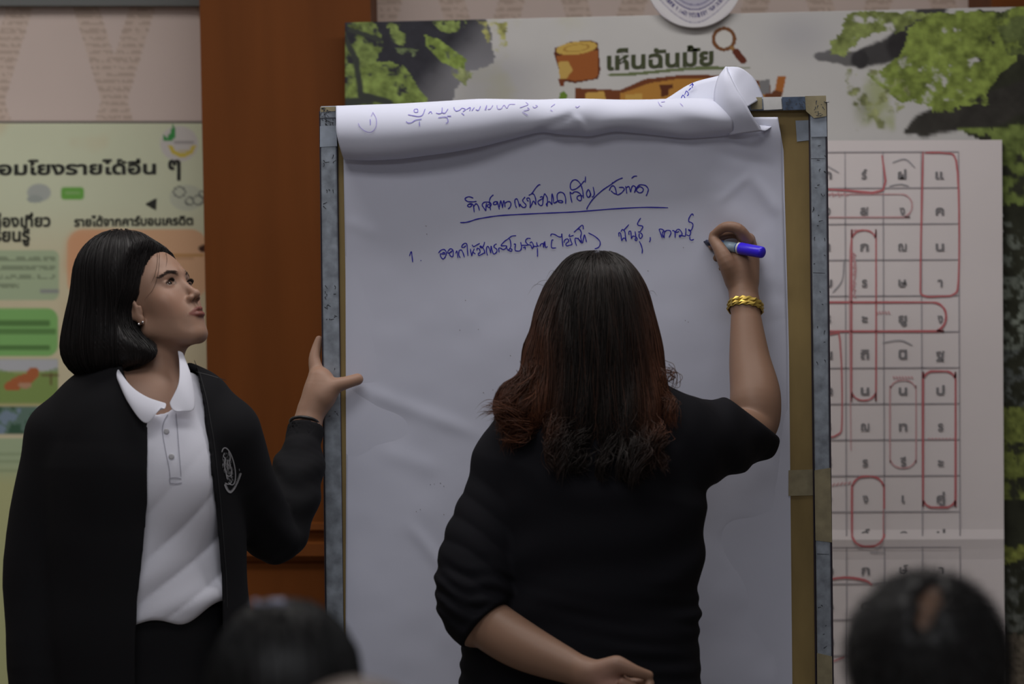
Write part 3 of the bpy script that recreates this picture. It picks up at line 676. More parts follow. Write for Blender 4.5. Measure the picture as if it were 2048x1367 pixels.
# ------------------------------------------------------------------ flip chart pad
def ppy(x, y):       # depth of the written sheet
    x = np.asarray(x, float); y = np.asarray(y, float)
    b = -.0165 + .0035 * np.sin((x - 700) / 190. + y / 420.) + .002 * np.sin(x / 95. - y / 130.)
    b = b - .016 * np.exp(-((y - 250) / 60.) ** 2)
    def cr(x1, y1, x2, y2, wd, h):
        d, t = seg2(x, y, (x1, y1), (x2, y2)); return h * np.exp(-(d / wd) ** 2) * np.clip(4 * t * (1 - t) + .3, 0, 1)
    b = b - cr(1440, 400, 1500, 350, 9, .003) - cr(1340, 290, 1500, 470, 34, .006) - cr(1500, 350, 1560, 430, 14, .003) + cr(1420, 300, 1540, 330, 12, .003) - cr(1515, 500, 1560, 640, 20, .004)
    b = b - cr(700, 770, 960, 870, 16, .002) - cr(820, 1050, 900, 1150, 14, .002) + cr(1450, 1050, 1560, 1180, 30, .003) - cr(760, 900, 880, 940, 20, .0015) - cr(690, 440, 760, 470, 14, .002)
    b = b + .0035 * sst(1545, 1575, x) - .004 * (fbm(x, y, 170, 61, 3) - .5) * 1.2
    return b
pad = empty('flip_chart_pad', U(1130, 700, -.02), 'white flip chart pad with blue Thai handwriting hung on the easel board', 'flip chart')
def lx(y): return np.interp(y, [210, 325, 700, 1000, 1540], [684, 687, 693.5, 692, 690])
def rxx(y): return np.interp(y, [210, 240, 270, 330, 700, 1540], [1553, 1556, 1562, 1564, 1574, 1584])
nx, ny = 190, 240
gy = np.linspace(234, 1540, ny); V = []
for y in gy:
    a, b = lx(y), rxx(y); xs = np.linspace(a, b, nx); yy = y - (xs - a) * .0 
    for x, q in zip(xs, ppy(xs, np.full(nx, y))): V.append(U(x, y, q))
i = np.arange(nx * ny).reshape(ny, nx); F = np.stack([i[:-1, :-1], i[1:, :-1], i[1:, 1:], i[:-1, 1:]], -1).reshape(-1, 4)
o = mk('written_sheet', V, F, M['paper'], pad, True); m = o.modifiers.new('s', 'SOLIDIFY'); m.thickness = .0008; m.offset = -1
# sheets below, peeping out at the right edge
slab('lower_sheets', [U(x, y, -.0128) for x, y in ((690, 236), (1556, 234), (1567, 300), (1578, 700), (1586, 1500), (694, 1500))], .0015, M['paper'], pad)

def tr(L, ox, oy, s): return [[(ox + a / s, oy + b / s) for a, b in st] for st in L]
H = []
s1 = 2048 / 220.; s2 = 2048 / 240.; s5 = 2048 / 180.
H += tr([[(340, 425), (260, 400), (195, 425), (190, 455), (240, 490), (320, 495), (400, 487)], [(235, 580), (280, 590), (310, 555), (270, 535), (235, 560), (238, 580)], [(240, 545), (300, 530), (340, 560), (358, 690)], [(350, 580), (390, 530), (430, 570), (455, 655)],
  [(575, 665), (530, 600), (505, 550), (540, 505), (620, 500), (665, 520), (670, 560), (640, 600), (605, 585), (600, 560), (630, 540)], [(575, 665), (578, 560), (590, 520)], [(660, 650), (650, 560), (640, 480), (665, 410), (715, 365)],
  [(800, 500), (750, 490), (712, 520), (725, 545), (770, 540), (780, 505)], [(790, 490), (805, 560), (825, 635)], [(825, 600), (840, 510), (855, 480), (885, 610)], [(885, 610), (905, 475), (925, 530), (930, 595)], [(930, 520), (980, 490), (1030, 500), (1040, 550), (1020, 600), (985, 630)],
  [(1145, 610), (1120, 540), (1115, 460), (1150, 440), (1180, 500), (1200, 590)], [(1200, 590), (1215, 540), (1230, 570), (1270, 600), (1310, 590), (1320, 550), (1275, 500), (1260, 460), (1305, 405)],
  [(1370, 480), (1345, 470), (1340, 430), (1375, 425), (1395, 460), (1400, 530), (1395, 610)], [(1395, 610), (1430, 540), (1460, 480), (1505, 550)], [(1505, 550), (1500, 440), (1470, 360), (1430, 340)], [(1370, 375), (1430, 340), (1500, 240), (1560, 180), (1590, 180)],
  [(1580, 410), (1620, 400), (1640, 430), (1600, 450), (1545, 490), (1560, 540), (1600, 565), (1630, 540), (1640, 440), (1665, 350), (1690, 370), (1720, 440), (1715, 580)], [(1715, 580), (1700, 540), (1750, 490), (1805, 550)],
  [(1805, 550), (1800, 440), (1808, 345), (1830, 430), (1840, 515), (1900, 500)]], 910, 350, s1)
H += tr([[(180, 575), (180, 480), (150, 400), (95, 375), (45, 400), (35, 460), (50, 530), (100, 555), (135, 540), (110, 520), (60, 520), (0, 550)], [(290, 555), (270, 470), (255, 370)], [(255, 370), (290, 400), (330, 370), (390, 375), (440, 420), (450, 500), (420, 520), (380, 490), (380, 450), (420, 430), (470, 440)],
  [(485, 480), (470, 340), (430, 230), (370, 170), (310, 170), (265, 230), (265, 310), (300, 335), (370, 310), (440, 250), (500, 180)], [(520, 105), (515, 210)], [(560, 330), (535, 400), (560, 460), (595, 450), (600, 390), (580, 340), (560, 330)], [(575, 460), (610, 420), (600, 380)],
  [(650, 285), (670, 400), (650, 450), (625, 455)], [(540, 670), (560, 620), (650, 490), (800, 350), (960, 240), (1060, 170), (1155, 130)], [(965, 240), (990, 205)], [(925, 350), (950, 290), (990, 265), (1025, 300), (1045, 400), (1000, 390), (955, 350)], [(1045, 400), (1070, 420), (1130, 390), (1180, 330), (1160, 295), (1090, 295)],
  [(1205, 270), (1215, 330), (1225, 400)], [(1215, 300), (1260, 280), (1290, 375)], [(1290, 375), (1310, 290), (1340, 265), (1375, 300), (1355, 385)], [(1355, 385), (1400, 290), (1450, 250), (1540, 260), (1590, 320), (1580, 380), (1555, 440)], [(1400, 310), (1450, 280), (1505, 320), (1490, 370), (1440, 385), (1390, 350), (1400, 310)], [(1305, 140), (1350, 105), (1400, 100)]], 1110, 340, s2)
ul = tr([[(95, 880), (170, 880), (260, 865), (400, 820), (560, 790), (800, 755), (1100, 735), (1500, 715), (1900, 698)]], 910, 350, s1)[0] + tr([[(300, 713), (500, 700), (1000, 660), (1500, 635), (1930, 640)]], 1110, 340, s2)[0]
pp = lambda x, y: float(ppy(x, y)) - .0014
ribbons('handwriting', H, 2.05, pp, M['ink'], pad); ribbons('underline', [ul], 2.2, pp, M['ink'], pad, 6)
H = tr([[(175, 665), (210, 585), (225, 680), (235, 780)], [(385, 745), (392, 755)], [(715, 610), (760, 560), (820, 545), (860, 590), (855, 650), (830, 700), (800, 720), (765, 690), (750, 630), (790, 625), (830, 630), (825, 600), (790, 605)],
  [(890, 575), (940, 530), (985, 560), (990, 640), (975, 680), (935, 660), (920, 610), (960, 590)], [(890, 575), (890, 610), (930, 600), (980, 560)], [(1035, 615), (1060, 575), (1080, 700)], [(1120, 700), (1095, 640), (1100, 570), (1140, 555), (1170, 600), (1200, 690)],
  [(1265, 665), (1255, 560), (1245, 450), (1205, 430), (1155, 470), (1155, 505), (1195, 500), (1230, 470)], [(1310, 530), (1320, 600), (1335, 665)], [(1335, 665), (1355, 590), (1385, 530)], [(1350, 590), (1405, 630)], [(1340, 455), (1370, 490), (1430, 460), (1485, 430)],
  [(1430, 560), (1440, 520), (1480, 540), (1490, 600), (1455, 620), (1470, 655), (1510, 640), (1580, 600)], [(1580, 625), (1560, 540), (1500, 480), (1490, 500), (1530, 510), (1560, 460), (1575, 405)],
  [(1630, 655), (1610, 580), (1615, 500), (1650, 500), (1690, 610)], [(1690, 610), (1695, 480), (1715, 560), (1745, 630), (1800, 590), (1800, 540), (1750, 500), (1760, 460), (1800, 440)], [(1845, 600), (1840, 520), (1900, 530)]], 800, 440, s1)
H += tr([[(0, 610), (60, 640), (110, 610), (120, 570), (20, 565), (80, 490), (150, 440), (220, 390), (300, 380)], [(115, 580), (150, 650), (200, 580), (190, 470), (170, 440)], [(150, 650), (205, 670), (225, 640), (190, 620)], [(255, 540), (290, 540), (280, 600), (290, 660), (370, 660), (400, 600), (385, 500)],
  [(470, 640), (465, 590), (430, 610)], [(400, 560), (470, 560), (520, 550), (480, 500), (480, 460), (520, 430), (570, 435)], [(520, 550), (570, 560), (600, 620), (620, 560), (590, 500), (550, 520)], [(600, 620), (640, 580), (690, 580), (680, 500)], [(695, 560), (720, 580)], [(695, 610), (698, 700), (698, 770)],
  [(740, 580), (760, 540), (800, 530), (810, 600), (820, 500), (850, 600), (885, 580)], [(835, 480), (840, 590)], [(995, 460), (965, 470), (960, 600), (1045, 608)], [(940, 390), (960, 350), (1020, 360), (1090, 400), (1140, 400), (1150, 345), (1160, 480), (1170, 585)],
  [(1195, 510), (1200, 470), (1250, 440), (1280, 480), (1230, 530), (1240, 570), (1290, 560), (1340, 540), (1320, 480), (1300, 420)], [(1300, 350), (1290, 395), (1370, 375)], [(1425, 570), (1400, 490), (1400, 430), (1450, 440), (1520, 490), (1500, 410), (1515, 330), (1480, 260), (1440, 265)],
  [(1375, 320), (1450, 250), (1530, 185), (1550, 230), (1548, 260)], [(1450, 420), (1500, 500), (1540, 515)], [(1540, 515), (1550, 450), (1570, 365), (1590, 420), (1610, 500)], [(1645, 330), (1760, 390), (1850, 470), (1865, 540), (1830, 600), (1760, 628)]], 1000, 430, s1)
H += tr([[(205, 600), (200, 520), (240, 530), (265, 700)], [(265, 700), (300, 640), (340, 640), (370, 710)], [(370, 710), (350, 600), (340, 500), (310, 450)], [(245, 490), (280, 440), (320, 445), (430, 325)], [(430, 560), (430, 490), (470, 480), (480, 560), (485, 650)], [(485, 650), (520, 590), (580, 590), (570, 480)],
  [(580, 590), (615, 640), (600, 690), (570, 670), (590, 620)], [(635, 490), (680, 490), (740, 400), (735, 360), (650, 345), (625, 310), (650, 250), (700, 175)], [(690, 510), (735, 560), (720, 620), (685, 640), (660, 600), (665, 520)], [(665, 705), (710, 800), (735, 900), (728, 985)], [(915, 610), (915, 680), (895, 725)],
  [(1190, 635), (1150, 520), (1120, 440), (1170, 430), (1230, 470), (1200, 500), (1195, 560), (1230, 630)], [(1230, 630), (1240, 500), (1300, 460), (1370, 470), (1385, 530), (1340, 620)], [(1240, 500), (1280, 470)], [(1415, 465), (1455, 470), (1480, 520), (1480, 630)],
  [(1480, 500), (1540, 435), (1600, 460), (1640, 540), (1600, 600), (1575, 600), (1590, 570), (1650, 580), (1710, 585), (1725, 500), (1725, 410)], [(1490, 505), (1530, 500), (1570, 480)], [(1740, 560), (1800, 580), (1830, 540), (1830, 470), (1790, 440), (1800, 470), (1850, 450), (1880, 380), (1885, 320), (1850, 280), (1795, 260), (1795, 190), (1840, 110), (1880, 85), (1895, 125)],
  [(1815, 600), (1820, 660), (1860, 680), (1910, 660)]], 1220, 420, s5)
ribbons('handwriting', H, 2.05, pp, M['ink'], pad)
sp = [(1366, 494), (851, 451), (853, 467), (956, 658), (919, 659), (966, 784), (985, 779), (887, 971), (840, 1018), (887, 1028), (832, 1022), (868, 967), (880, 965), (860, 968), (1370, 640), (1295, 541), (1255, 539), (1376, 643), (1020, 710), (930, 600)]
tag(ribbons('specks', [[(x, y), (x + r2.uniform(.8, 2.2), y + r2.uniform(.5, 1.6))] for x, y in sp], 1.6, pp, M['speck'], pad, 2, 0), kind='stuff')

# page flipped over the top: a loose fold hanging in front of the board
tx = [672, 740, 800, 900, 960, 1070, 1085, 1120, 1180, 1230, 1290, 1370, 1440, 1470]
low = [318, 321, 318, 305, 294, 266, 263, 269, 273, 262, 268, 277, 273, 268]; top = [211.5, 209, 207, 201, 197, 199, 199, 197, 197, 199, 199, 196, 197, 199]
nx = 170; ns = 26; V = []
xs = np.linspace(672, 1466, nx)
lowi = np.interp(xs, tx, low); topi = np.interp(xs, tx, top)
lowi = np.convolve(np.pad(lowi, 3, 'edge'), np.ones(7) / 7, 'valid'); topi = np.convolve(np.pad(topi, 4, 'edge'), np.ones(9) / 9, 'valid')
for k in range(nx):
    x = xs[k]; t0, l0 = topi[k], lowi[k]; hgt = l0 - t0
    bul = .020 + .034 * (hgt / 110.) + .004 * math.sin(x / 60.)
    for j in range(ns):
        u = j / (ns - 1)
        if u < .16:      # from behind the board over the top
            a = u / .16; Y = .030 - .066 * a * a; py = t0 + 26 * (1 - a) ** 1.6
        else:
            a = (u - .16) / .84; ang = a * math.pi * 1.18 - .12 * (1 - a)
            py = t0 + hgt * (.5 - .5 * math.cos(max(ang, 0))); Y = -.034 - bul * 1.0 * math.sin(ang) * (1 if ang < math.pi else .5) - .004 * a
        wr = .0035 * math.sin(x / 23. + py / 19.) * math.exp(-((x - 1150) / 120.) ** 2) + .003 * math.sin(x / 37. - py / 11.) * math.exp(-((x - 1400) / 60.) ** 2)
        d, _ = seg2(np.array([x]), np.array([py]), (1150, 232), (1178, 270)); wr += -.005 * math.exp(-(d[0] / 7) ** 2)
        d, _ = seg2(np.array([x]), np.array([py]), (1080, 262), (1150, 230)); wr += .005 * math.exp(-(d[0] / 9) ** 2)
        lxs = x + (0 if k > 8 else (1 - k / 8.) * 16 * max(0, (py - 255) / 65.) ** 1.5)
        V.append(U(lxs, py, Y + (wr if u > .16 else 0)))
i = np.arange(nx * ns).reshape(nx, ns); F = np.stack([i[:-1, :-1], i[:-1, 1:], i[1:, 1:], i[1:, :-1]], -1).reshape(-1, 4)
flp = mk('flipped_page', V, F, M['paper'], pad, True); m = flp.modifiers.new('s', 'SOLIDIFY'); m.thickness = .0008
bvh_f = BVHTree.FromPolygons([tuple(map(float, p)) for p in V], [tuple(map(int, q)) for q in F])
def cast(bvh, px, py, back=.0012, default=-.05):
    a = Vector((0, CAMY, CAMZ)); b = Vector(U(px, py, 0)); h = bvh.ray_cast(a, (b - a).normalized())
    return (h[0].y - back) if h[0] is not None else default
s6 = 2048 / 280.; s7 = 2048 / 240.
FL = tr([[(295, 350), (297, 390), (298, 435)], [(820, 385), (850, 405), (900, 400), (960, 365), (1050, 350)], [(1015, 380), (1018, 455)], [(850, 285), (930, 300), (1000, 310), (1060, 290), (1100, 200)], [(960, 200), (935, 220), (950, 250), (990, 245), (990, 210), (965, 200)],
   [(1145, 270), (1180, 240), (1200, 270)], [(1260, 260), (1300, 270), (1340, 255), (1350, 180)], [(1340, 255), (1390, 260), (1435, 200)], [(1290, 330), (1400, 320), (1430, 350), (1430, 400), (1400, 410)], [(1420, 305), (1480, 305)], [(1520, 175), (1525, 200), (1550, 230), (1600, 220), (1640, 190), (1690, 210), (1650, 240)], [(1630, 260), (1670, 290)],
   [(1700, 210), (1760, 180), (1750, 230)], [(1780, 230), (1820, 180)], [(1840, 210), (1880, 220), (1910, 160)], [(1985, 220), (2000, 150)]], 700, 190, s6)
FL2 = tr([[(120, 410), (150, 470), (230, 530), (310, 540), (375, 470), (385, 350), (335, 250)], [(335, 250), (310, 310)]], 700, 190, s6)
FL2 += tr([[(80, 255), (115, 170)], [(130, 240), (180, 230), (220, 170)], [(290, 170), (300, 230), (360, 230), (410, 170), (460, 220), (500, 160), (600, 155)], [(680, 210), (720, 200), (820, 160), (780, 120)], [(720, 285), (820, 345)], [(740, 270), (840, 240), (810, 210)], [(900, 190), (930, 215), (980, 190), (950, 170)],
   [(1200, 250), (1240, 275)], [(1210, 200), (1280, 150)], [(1630, 190), (1660, 210), (1700, 180)]], 960, 190, s7)
FL2 += [[(1316, 203), (1320, 210), (1324, 212)], [(1322, 204), (1330, 203)], [(1360, 206), (1366, 212)]]
fy = lambda x, y: cast(bvh_f, x, y)
ribbons('faint_handwriting', FL, 1.6, fy, mat('blue_ink_through', (.30, .27, .66), .8, spec=.1), pad); ribbons('faint_handwriting', FL2, 1.4, fy, M['ink_faint'], pad, split=True)

# page corner rolled into a cone at the right end, and the sheet standing behind it
def loft(nm, A, B, n, m_, parent, mt, bul=0):
    A = catmull([U(*q) for q in A], n); B = catmull([U(*q) for q in B], n); k = min(len(A), len(B)); V = []
    for i_ in range(k):
        for j in range(m_):
            t = j / (m_ - 1); p = A[i_] * (1 - t) + B[i_] * t; p = p + np.array([0, -bul * math.sin(math.pi * t), 0]); V.append(p)
    i_ = np.arange(k * m_).reshape(k, m_); F = np.stack([i_[:-1, :-1], i_[:-1, 1:], i_[1:, 1:], i_[1:, :-1]], -1).reshape(-1, 4)
    o = mk(nm, V, F, mt, parent, True); md = o.modifiers.new('s', 'SOLIDIFY'); md.thickness = .0008; return o
loft('standing_page', [(1300, 216, .020), (1336, 195, .022), (1384, 166, .022), (1442, 150, .012)], [(1310, 226, -.004), (1350, 224, -.006), (1400, 220, -.010), (1445, 220, -.02)], 6, 8, pad, M['paper'])
ribbons('handwriting', [[(1362, 197), (1366, 190), (1370, 196)], [(1369, 190), (1373, 182), (1377, 188), (1374, 192)], [(1377, 181), (1382, 176)], [(1379, 172), (1385, 168), (1384, 176)], [(1384, 165), (1387, 171)]], 1.8, lambda x, y: -.006 + .024 * np.clip((218 - y) / 60., 0, 1) - .004, M['ink'], pad, split=True)
loft('rolled_corner', [(1451, 134, -.028), (1436, 156, -.040), (1428, 190, -.048), (1431, 218, -.055), (1441, 246, -.058), (1458, 271, -.050)],
     [(1453, 135, -.030), (1462, 156, -.062), (1474, 180, -.075), (1490, 205, -.080), (1505, 232, -.074), (1524, 262, -.052)], 8, 12, pad, M['paper'], .012)
loft('rolled_corner', [(1452, 134, -.029), (1462, 156, -.060), (1474, 180, -.073), (1484, 197, -.078), (1494, 214, -.079)],
     [(1452, 134, -.028), (1477, 135, -.012), (1496, 146, .004), (1512, 163, .012), (1527, 195, .008)], 8, 12, pad, M['paper'], .006)
loft('curled_tip', [(1519, 250, -.040), (1532, 251, -.032), (1547, 251, -.024)], [(1523, 262, -.050), (1533, 261, -.046), (1547, 252, -.026)], 6, 6, pad, M['paper'], .004)

# ================================================================== PEOPLE
def basis(yaw, pitch, roll=0):
    """columns: her right, forward, up. yaw: turn of the forward direction from -Y (towards the camera) to +X"""
    f = np.array([math.sin(yaw) * math.cos(pitch), -math.cos(yaw) * math.cos(pitch), math.sin(pitch)])
    r = np.cross(f, [0, 0, 1.0]); r /= np.linalg.norm(r); u = np.cross(r, f)
    r2_ = r * math.cos(roll) + u * math.sin(roll); u2 = -r * math.sin(roll) + u * math.cos(roll)
    return np.stack([r2_, f, u2], 1)
class Head:
    """a head in its own frame (x to the right ear, y forward, z up), placed in the world"""
    def __init__(s, R, anchor, world, k=1.0):
        s.R = R.astype(np.float32); s.k = k; s.o = (np.array(world) - R @ (np.array(anchor) * k)).astype(np.float32)
    def loc(s, P): return ((P - s.o) @ s.R) / s.k
    def w(s, p): return s.o + s.R @ (np.array(p, np.float32) * s.k)
    def sdf(s, P):
        Q = s.loc(P); A = Q.copy(); A[:, 0] = np.abs(A[:, 0])
        d = ell(Q, (0, -.012, .030), (.0735, .092, .084))
        d = smin(d, ell(Q, (0, .024, .020), (.061, .061, .072)), .02)
        d = smin(d, ell(A, (.0, .030, -.040), (.056, .053, .060)), .022)          # middle face
        d = smin(d, ell(A, (.034, .026, -.052), (.024, .040, .040)), .022)         # cheek fullness
        d = smin(d, cap(A, (.053, -.004, -.066), (.016, .054, -.110), .014, .0125), .026)   # jaw
        d = smin(d, ell(Q, (0, .0635, -.1085), (.020, .0165, .0165)), .018)            # chin
        d = smin(d, ell(Q, (0, .032, -.086), (.034, .034, .026)), .024)
        d = smin(d, ell(A, (.041, .047, -.028), (.021, .021, .022)), .022)         # cheek bone
        d = smin(d, ell(Q, (0, .0645, -.072), (.025, .0215, .027)), .018)           # muzzle
        d = smin(d, cap(A, (.010, .079, .019), (.040, .066, .018), .009, .008), .014)   # brow
        d = smax(d, -ell(A, (.033, .097, .000), (.017, .0165, .0105)), .014)        # socket
        d = smin(d, cap(Q, (0, .076, .006), (0, .0950, -.034), .0052, .0075), .011)    # nose bridge
        d = smin(d, ell(Q, (0, .0985, -.0395), (.0090, .0080, .0078)), .007)
        d = smin(d, ell(A, (.0112, .0885, -.0440), (.0066, .0086, .0062)), .006)
        d = smax(d, -ell(A, (.0058, .0935, -.0505), (.0034, .0052, .0034)), .002)  # nostril
        d = smax(d, -cap(Q, (0, .0870, -.0560), (0, .0885, -.0630), .0018, .0022), .004)   # philtrum
        # lids round the eyeball, opened by an almond slit
        lid = ell(A, (.0325, .0650, -.0015), (.0150, .0140, .0136))
        slit = ell(A, (.0330, .0805, -.0026), (.0130, .0120, .0031))
        lid = smax(lid, -slit, .0015); d = smin(d, lid, .004)
        d = smax(d, -cap(A, (.0235, .0785, .0064), (.0440, .0730, .0054), .0011, .0011), .003)
        # lips
        up = np.minimum(cap(A, (.0, .0900, -.0690), (.0050, .0905, -.0678), .0038, .0040), cap(A, (.0050, .0905, -.0680), (.0230, .0765, -.0738), .0038, .0016))
        dn = np.minimum(cap(A, (.0, .0885, -.0805), (.0080, .0872, -.0797), .0052, .0048), cap(A, (.0080, .0872, -.0797), (.0225, .0765, -.0750), .0042, .0015))
        d = smin(d, up, .004); d = smin(d, dn, .004)
        gr = np.minimum(cap(A, (0, .0985, -.0742), (.010, .0955, -.0744), .0016, .0015), cap(A, (.010, .0955, -.0744), (.0250, .0800, -.0748), .0014, .0012))
        d = smax(d, -gr, .0024)
        d = smax(d, -ell(Q, (0, .0920, -.0915), (.014, .006, .0040)), .007)
        # ears
        e = smin(ell(A, (.0745, -.008, -.012), (.0075, .0180, .0255)), ell(A, (.071, .000, -.040), (.006, .0095, .0130)), .008)
        e = smax(e, -ell(A, (.0830, -.004, -.014), (.0065, .0100, .0160)), .004)
        e = smin(e, cap(A, (.0715, .011, -.020), (.071, .009, -.030), .004, .0035), .004)
        return smin(d, e, .006) * s.k
    def colour(s, V, base, lip=(.42, .12, .10)):
        Q = s.loc(V); A = Q.copy(); A[:, 0] = np.abs(A[:, 0]); c = np.tile(np.array(base, np.float32), (len(V), 1))
        up = np.minimum(cap(A, (0, .0935, -.0695), (.0050, .0935, -.0685), .0030, .0034), cap(A, (.0050, .0930, -.0687), (.0225, .0785, -.0740), .0036, .0008))
        dn = np.minimum(cap(A, (0, .0905, -.0810), (.0080, .0892, -.0802), .0054, .0050), cap(A, (.0080, .0892, -.0802), (.0220, .0780, -.0750), .0042, .0010))
        m = 1 - sst(.0006, .0028, np.minimum(up, dn)); c = c * (1 - m[:, None]) + np.array(lip) * m[:, None]
        ck = np.exp(-((ell(A, (.043, .060, -.038), (.02, .02, .018))) / .015).clip(0, 9) ** 2) * .25
        c = c * (1 - ck[:, None]) + np.array(base) * np.array([1.02, .80, .74]) * ck[:, None]
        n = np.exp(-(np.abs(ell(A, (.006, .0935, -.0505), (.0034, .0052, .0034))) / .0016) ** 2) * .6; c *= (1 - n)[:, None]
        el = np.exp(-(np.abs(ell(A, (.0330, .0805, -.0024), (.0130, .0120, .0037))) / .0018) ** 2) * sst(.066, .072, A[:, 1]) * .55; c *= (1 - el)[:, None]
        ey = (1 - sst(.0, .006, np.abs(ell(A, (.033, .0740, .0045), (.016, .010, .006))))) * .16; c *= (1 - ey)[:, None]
        return c
    def eyes(s, parent, gaze):
        import bmesh
        for sx in (1, -1):
            bm = bmesh.new(); bmesh.ops.create_uvsphere(bm, u_segments=48, v_segments=32, radius=.0121 * s.k)
            V = np.array([v.co[:] for v in bm.verts]); F = [tuple(v.index for v in f.verts) for f in bm.faces]; bm.free()
            g = np.array(gaze, float); g /= np.linalg.norm(g); c0 = s.w((sx * .0325, .0650, -.0015)); gw = s.R @ g
            a = np.degrees(np.arccos(np.clip((V / np.linalg.norm(V, axis=1)[:, None]) @ gw, -1, 1)))
            col = np.tile(np.array([.36, .32, .30]), (len(V), 1)); col[a < 37] = (.030, .015, .009); col[a < 15] = (.004, .004, .004)
            mk('eye', V + c0, F, M['eye'], parent, True, col)
    def brows(s, parent, f, col=(.035, .022, .017)):
        for sx in (1, -1):
            n = 95; t = rng.random(n); x = .010 + .036 * t; z = .0168 + .0070 * np.sin(t * 2.3) - .0075 * t + rng.normal(0, .0014, n) * (1.15 - .8 * t)
            P = np.stack([sx * x, .082 - .016 * t ** 2, z], 1); W = (s.o + (P * s.k) @ s.R.T).astype(np.float32)
            dv = s.R @ np.array([sx * 1.0, -.2, .35])
            T = flow(f, W, 4, .0026, .0007, lambda P_, n_, i_: np.tile(dv, (len(P_), 1)))
            strands_mesh('eyebrow', T, .00032, M['hair'], parent, np.tile(np.array(col), (n * 4, 1)))
            # lashes along the upper lid
            n = 34; t = np.linspace(0, 1, n); px = .0215 + .023 * t; pz = -.0020 + .0040 * np.sin(math.pi * (t * .9 + .06)); py = .0650 + np.sqrt(np.clip(.0142 ** 2 - (px - .0325) ** 2 - (pz + .0015) ** 2, 1e-6, 1)) 
            root = np.stack([sx * px, py, pz], 1); L = []
            for i_, q in enumerate((0, .35, .7, 1.0)):
                L.append(root + np.stack([sx * (t - .3) * .005 * q, np.full(n, .0062 * q), .0010 * q + .0035 * q * q + 0 * t], 1))
            T = np.stack(L, 1); T = s.o + (T * s.k) @ s.R.T
            strands_mesh('eyelashes', T, .00030, M['hair'], parent, np.tile(np.array((.006, .005, .005)), (n * 4, 1)))

def hand_nail(nm, c, axis, nrm, w_, l_, parent, col=(.62, .42, .36)):
    a = np.array(axis, float); a /= np.linalg.norm(a); n = np.array(nrm, float); n -= (n @ a) * a; n /= np.linalg.norm(n); b = np.cross(a, n); V, F = [], []
    for i_ in range(7):
        for j in range(7):
            u = (i_ / 6 - .5) * 2; v = (j / 6 - .5) * 2; k = math.sqrt(max(0, 1 - (abs(u) ** 3.0) * .35)); 
            V.append(np.array(c) + a * l_ / 2 * u * (1 - .12 * v * v) + b * w_ / 2 * v * k + n * (.0009 - (v * v) * w_ * .16))
    i_ = np.arange(49).reshape(7, 7); F = np.stack([i_[:-1, :-1], i_[:-1, 1:], i_[1:, 1:], i_[1:, :-1]], -1).reshape(-1, 4)
    o = mk(nm, V, F, mat('nail', col, .3, spec=.5), parent, True); md = o.modifiers.new('s', 'SOLIDIFY'); md.thickness = .0006; md.offset = -1; return o
def legs(f_name, parent, hip, hw, foot_y, mt, dirx=0.0, fwd=(0, -1)):
    hip = np.array(hip, float)
    def f(P):
        d = None
        for sx in (-1, 1):
            a = hip + [sx * hw * .5, 0, -.02]; k_ = np.array([hip[0] + sx * hw * .52, hip[1], .47]); an = np.array([hip[0] + sx * hw * .55, hip[1], .09])
            e = path(P, [a, k_, an], [hw * .52, .068, .055], .03); d = e if d is None else smin(d, e, .015)
        return smin(d, cap(P, hip + [-hw * .3, 0, .02], hip + [hw * .3, 0, .02], hw * .62, hw * .62), .05)
    skin_obj(f_name, f, (hip[0] - .35, hip[1] - .25, .02), (hip[0] + .35, hip[1] + .25, hip[2] + .22), .009, mt, parent)
    for sx in (-1, 1):
        x = hip[0] + sx * hw * .55; F_ = np.array([fwd[0], fwd[1], 0])
        a = np.array([x, hip[1], .045]) - F_ * .03; b = np.array([x, hip[1], .034]) + F_ * .17
        skin_obj('shoe', lambda P: smax(smin(cap(P, a, b, .044, .033), sph(P, (x, hip[1], .08), .045), .03), -(P[:, 2] - .004), .004), (x - .24, hip[1] - .24, -.01), (x + .24, hip[1] + .24, .15), .006, M['shoe'], parent)

SKIN1 = (.36, .215, .152); SKIN2 = (.265, .155, .105); 
# ------------------------------------------------------------------ person 1: woman steadying the board
TY = -.36
P1 = empty('person', U(285, 1400, TY) * np.array([1, 1, 0]), 'woman with a black bob and white polo under a black jacket, steadying the board edge', 'person', None)
HD = Head(basis(math.radians(62), math.radians(30), math.radians(1)), (0, .1065, -.0395), U(398, 583, TY - .02), .945)
tor1 = [(288, 1420, TY, .160), (296, 1250, TY, .140), (292, 1120, TY, .136), (284, 960, TY, .150), (284, 870, TY, .135)]
def bust1(P, d, g):
    for bx_ in (238, 354): d = smin(d, ell(P, U(bx_, 955, TY - .062 - g * .6), (.056, .054, .078)), .055)
    return d
def torso1(P):
    d = sqpath(P, tor1, 1.42, TY, .05, .16)
    d = smin(d, path(P, [U(150, 872, TY), U(285, 812, TY + .01), U(425, 862, TY)], [.046, .054, .046], .04), .045)
    return bust1(P, d, 0)
neck1 = lambda P: path(P, [HD.w((0, -.030, -.045)), HD.w((0, -.030, -.085)), U(292, 800, TY + .005), U(288, 850, TY + .01)], [.047, .0445, .050, .07], .02)
arm1 = [(452, 862, TY, .050), (545, 1078, -.20, .042), (614, 850, -.062, .0265)]
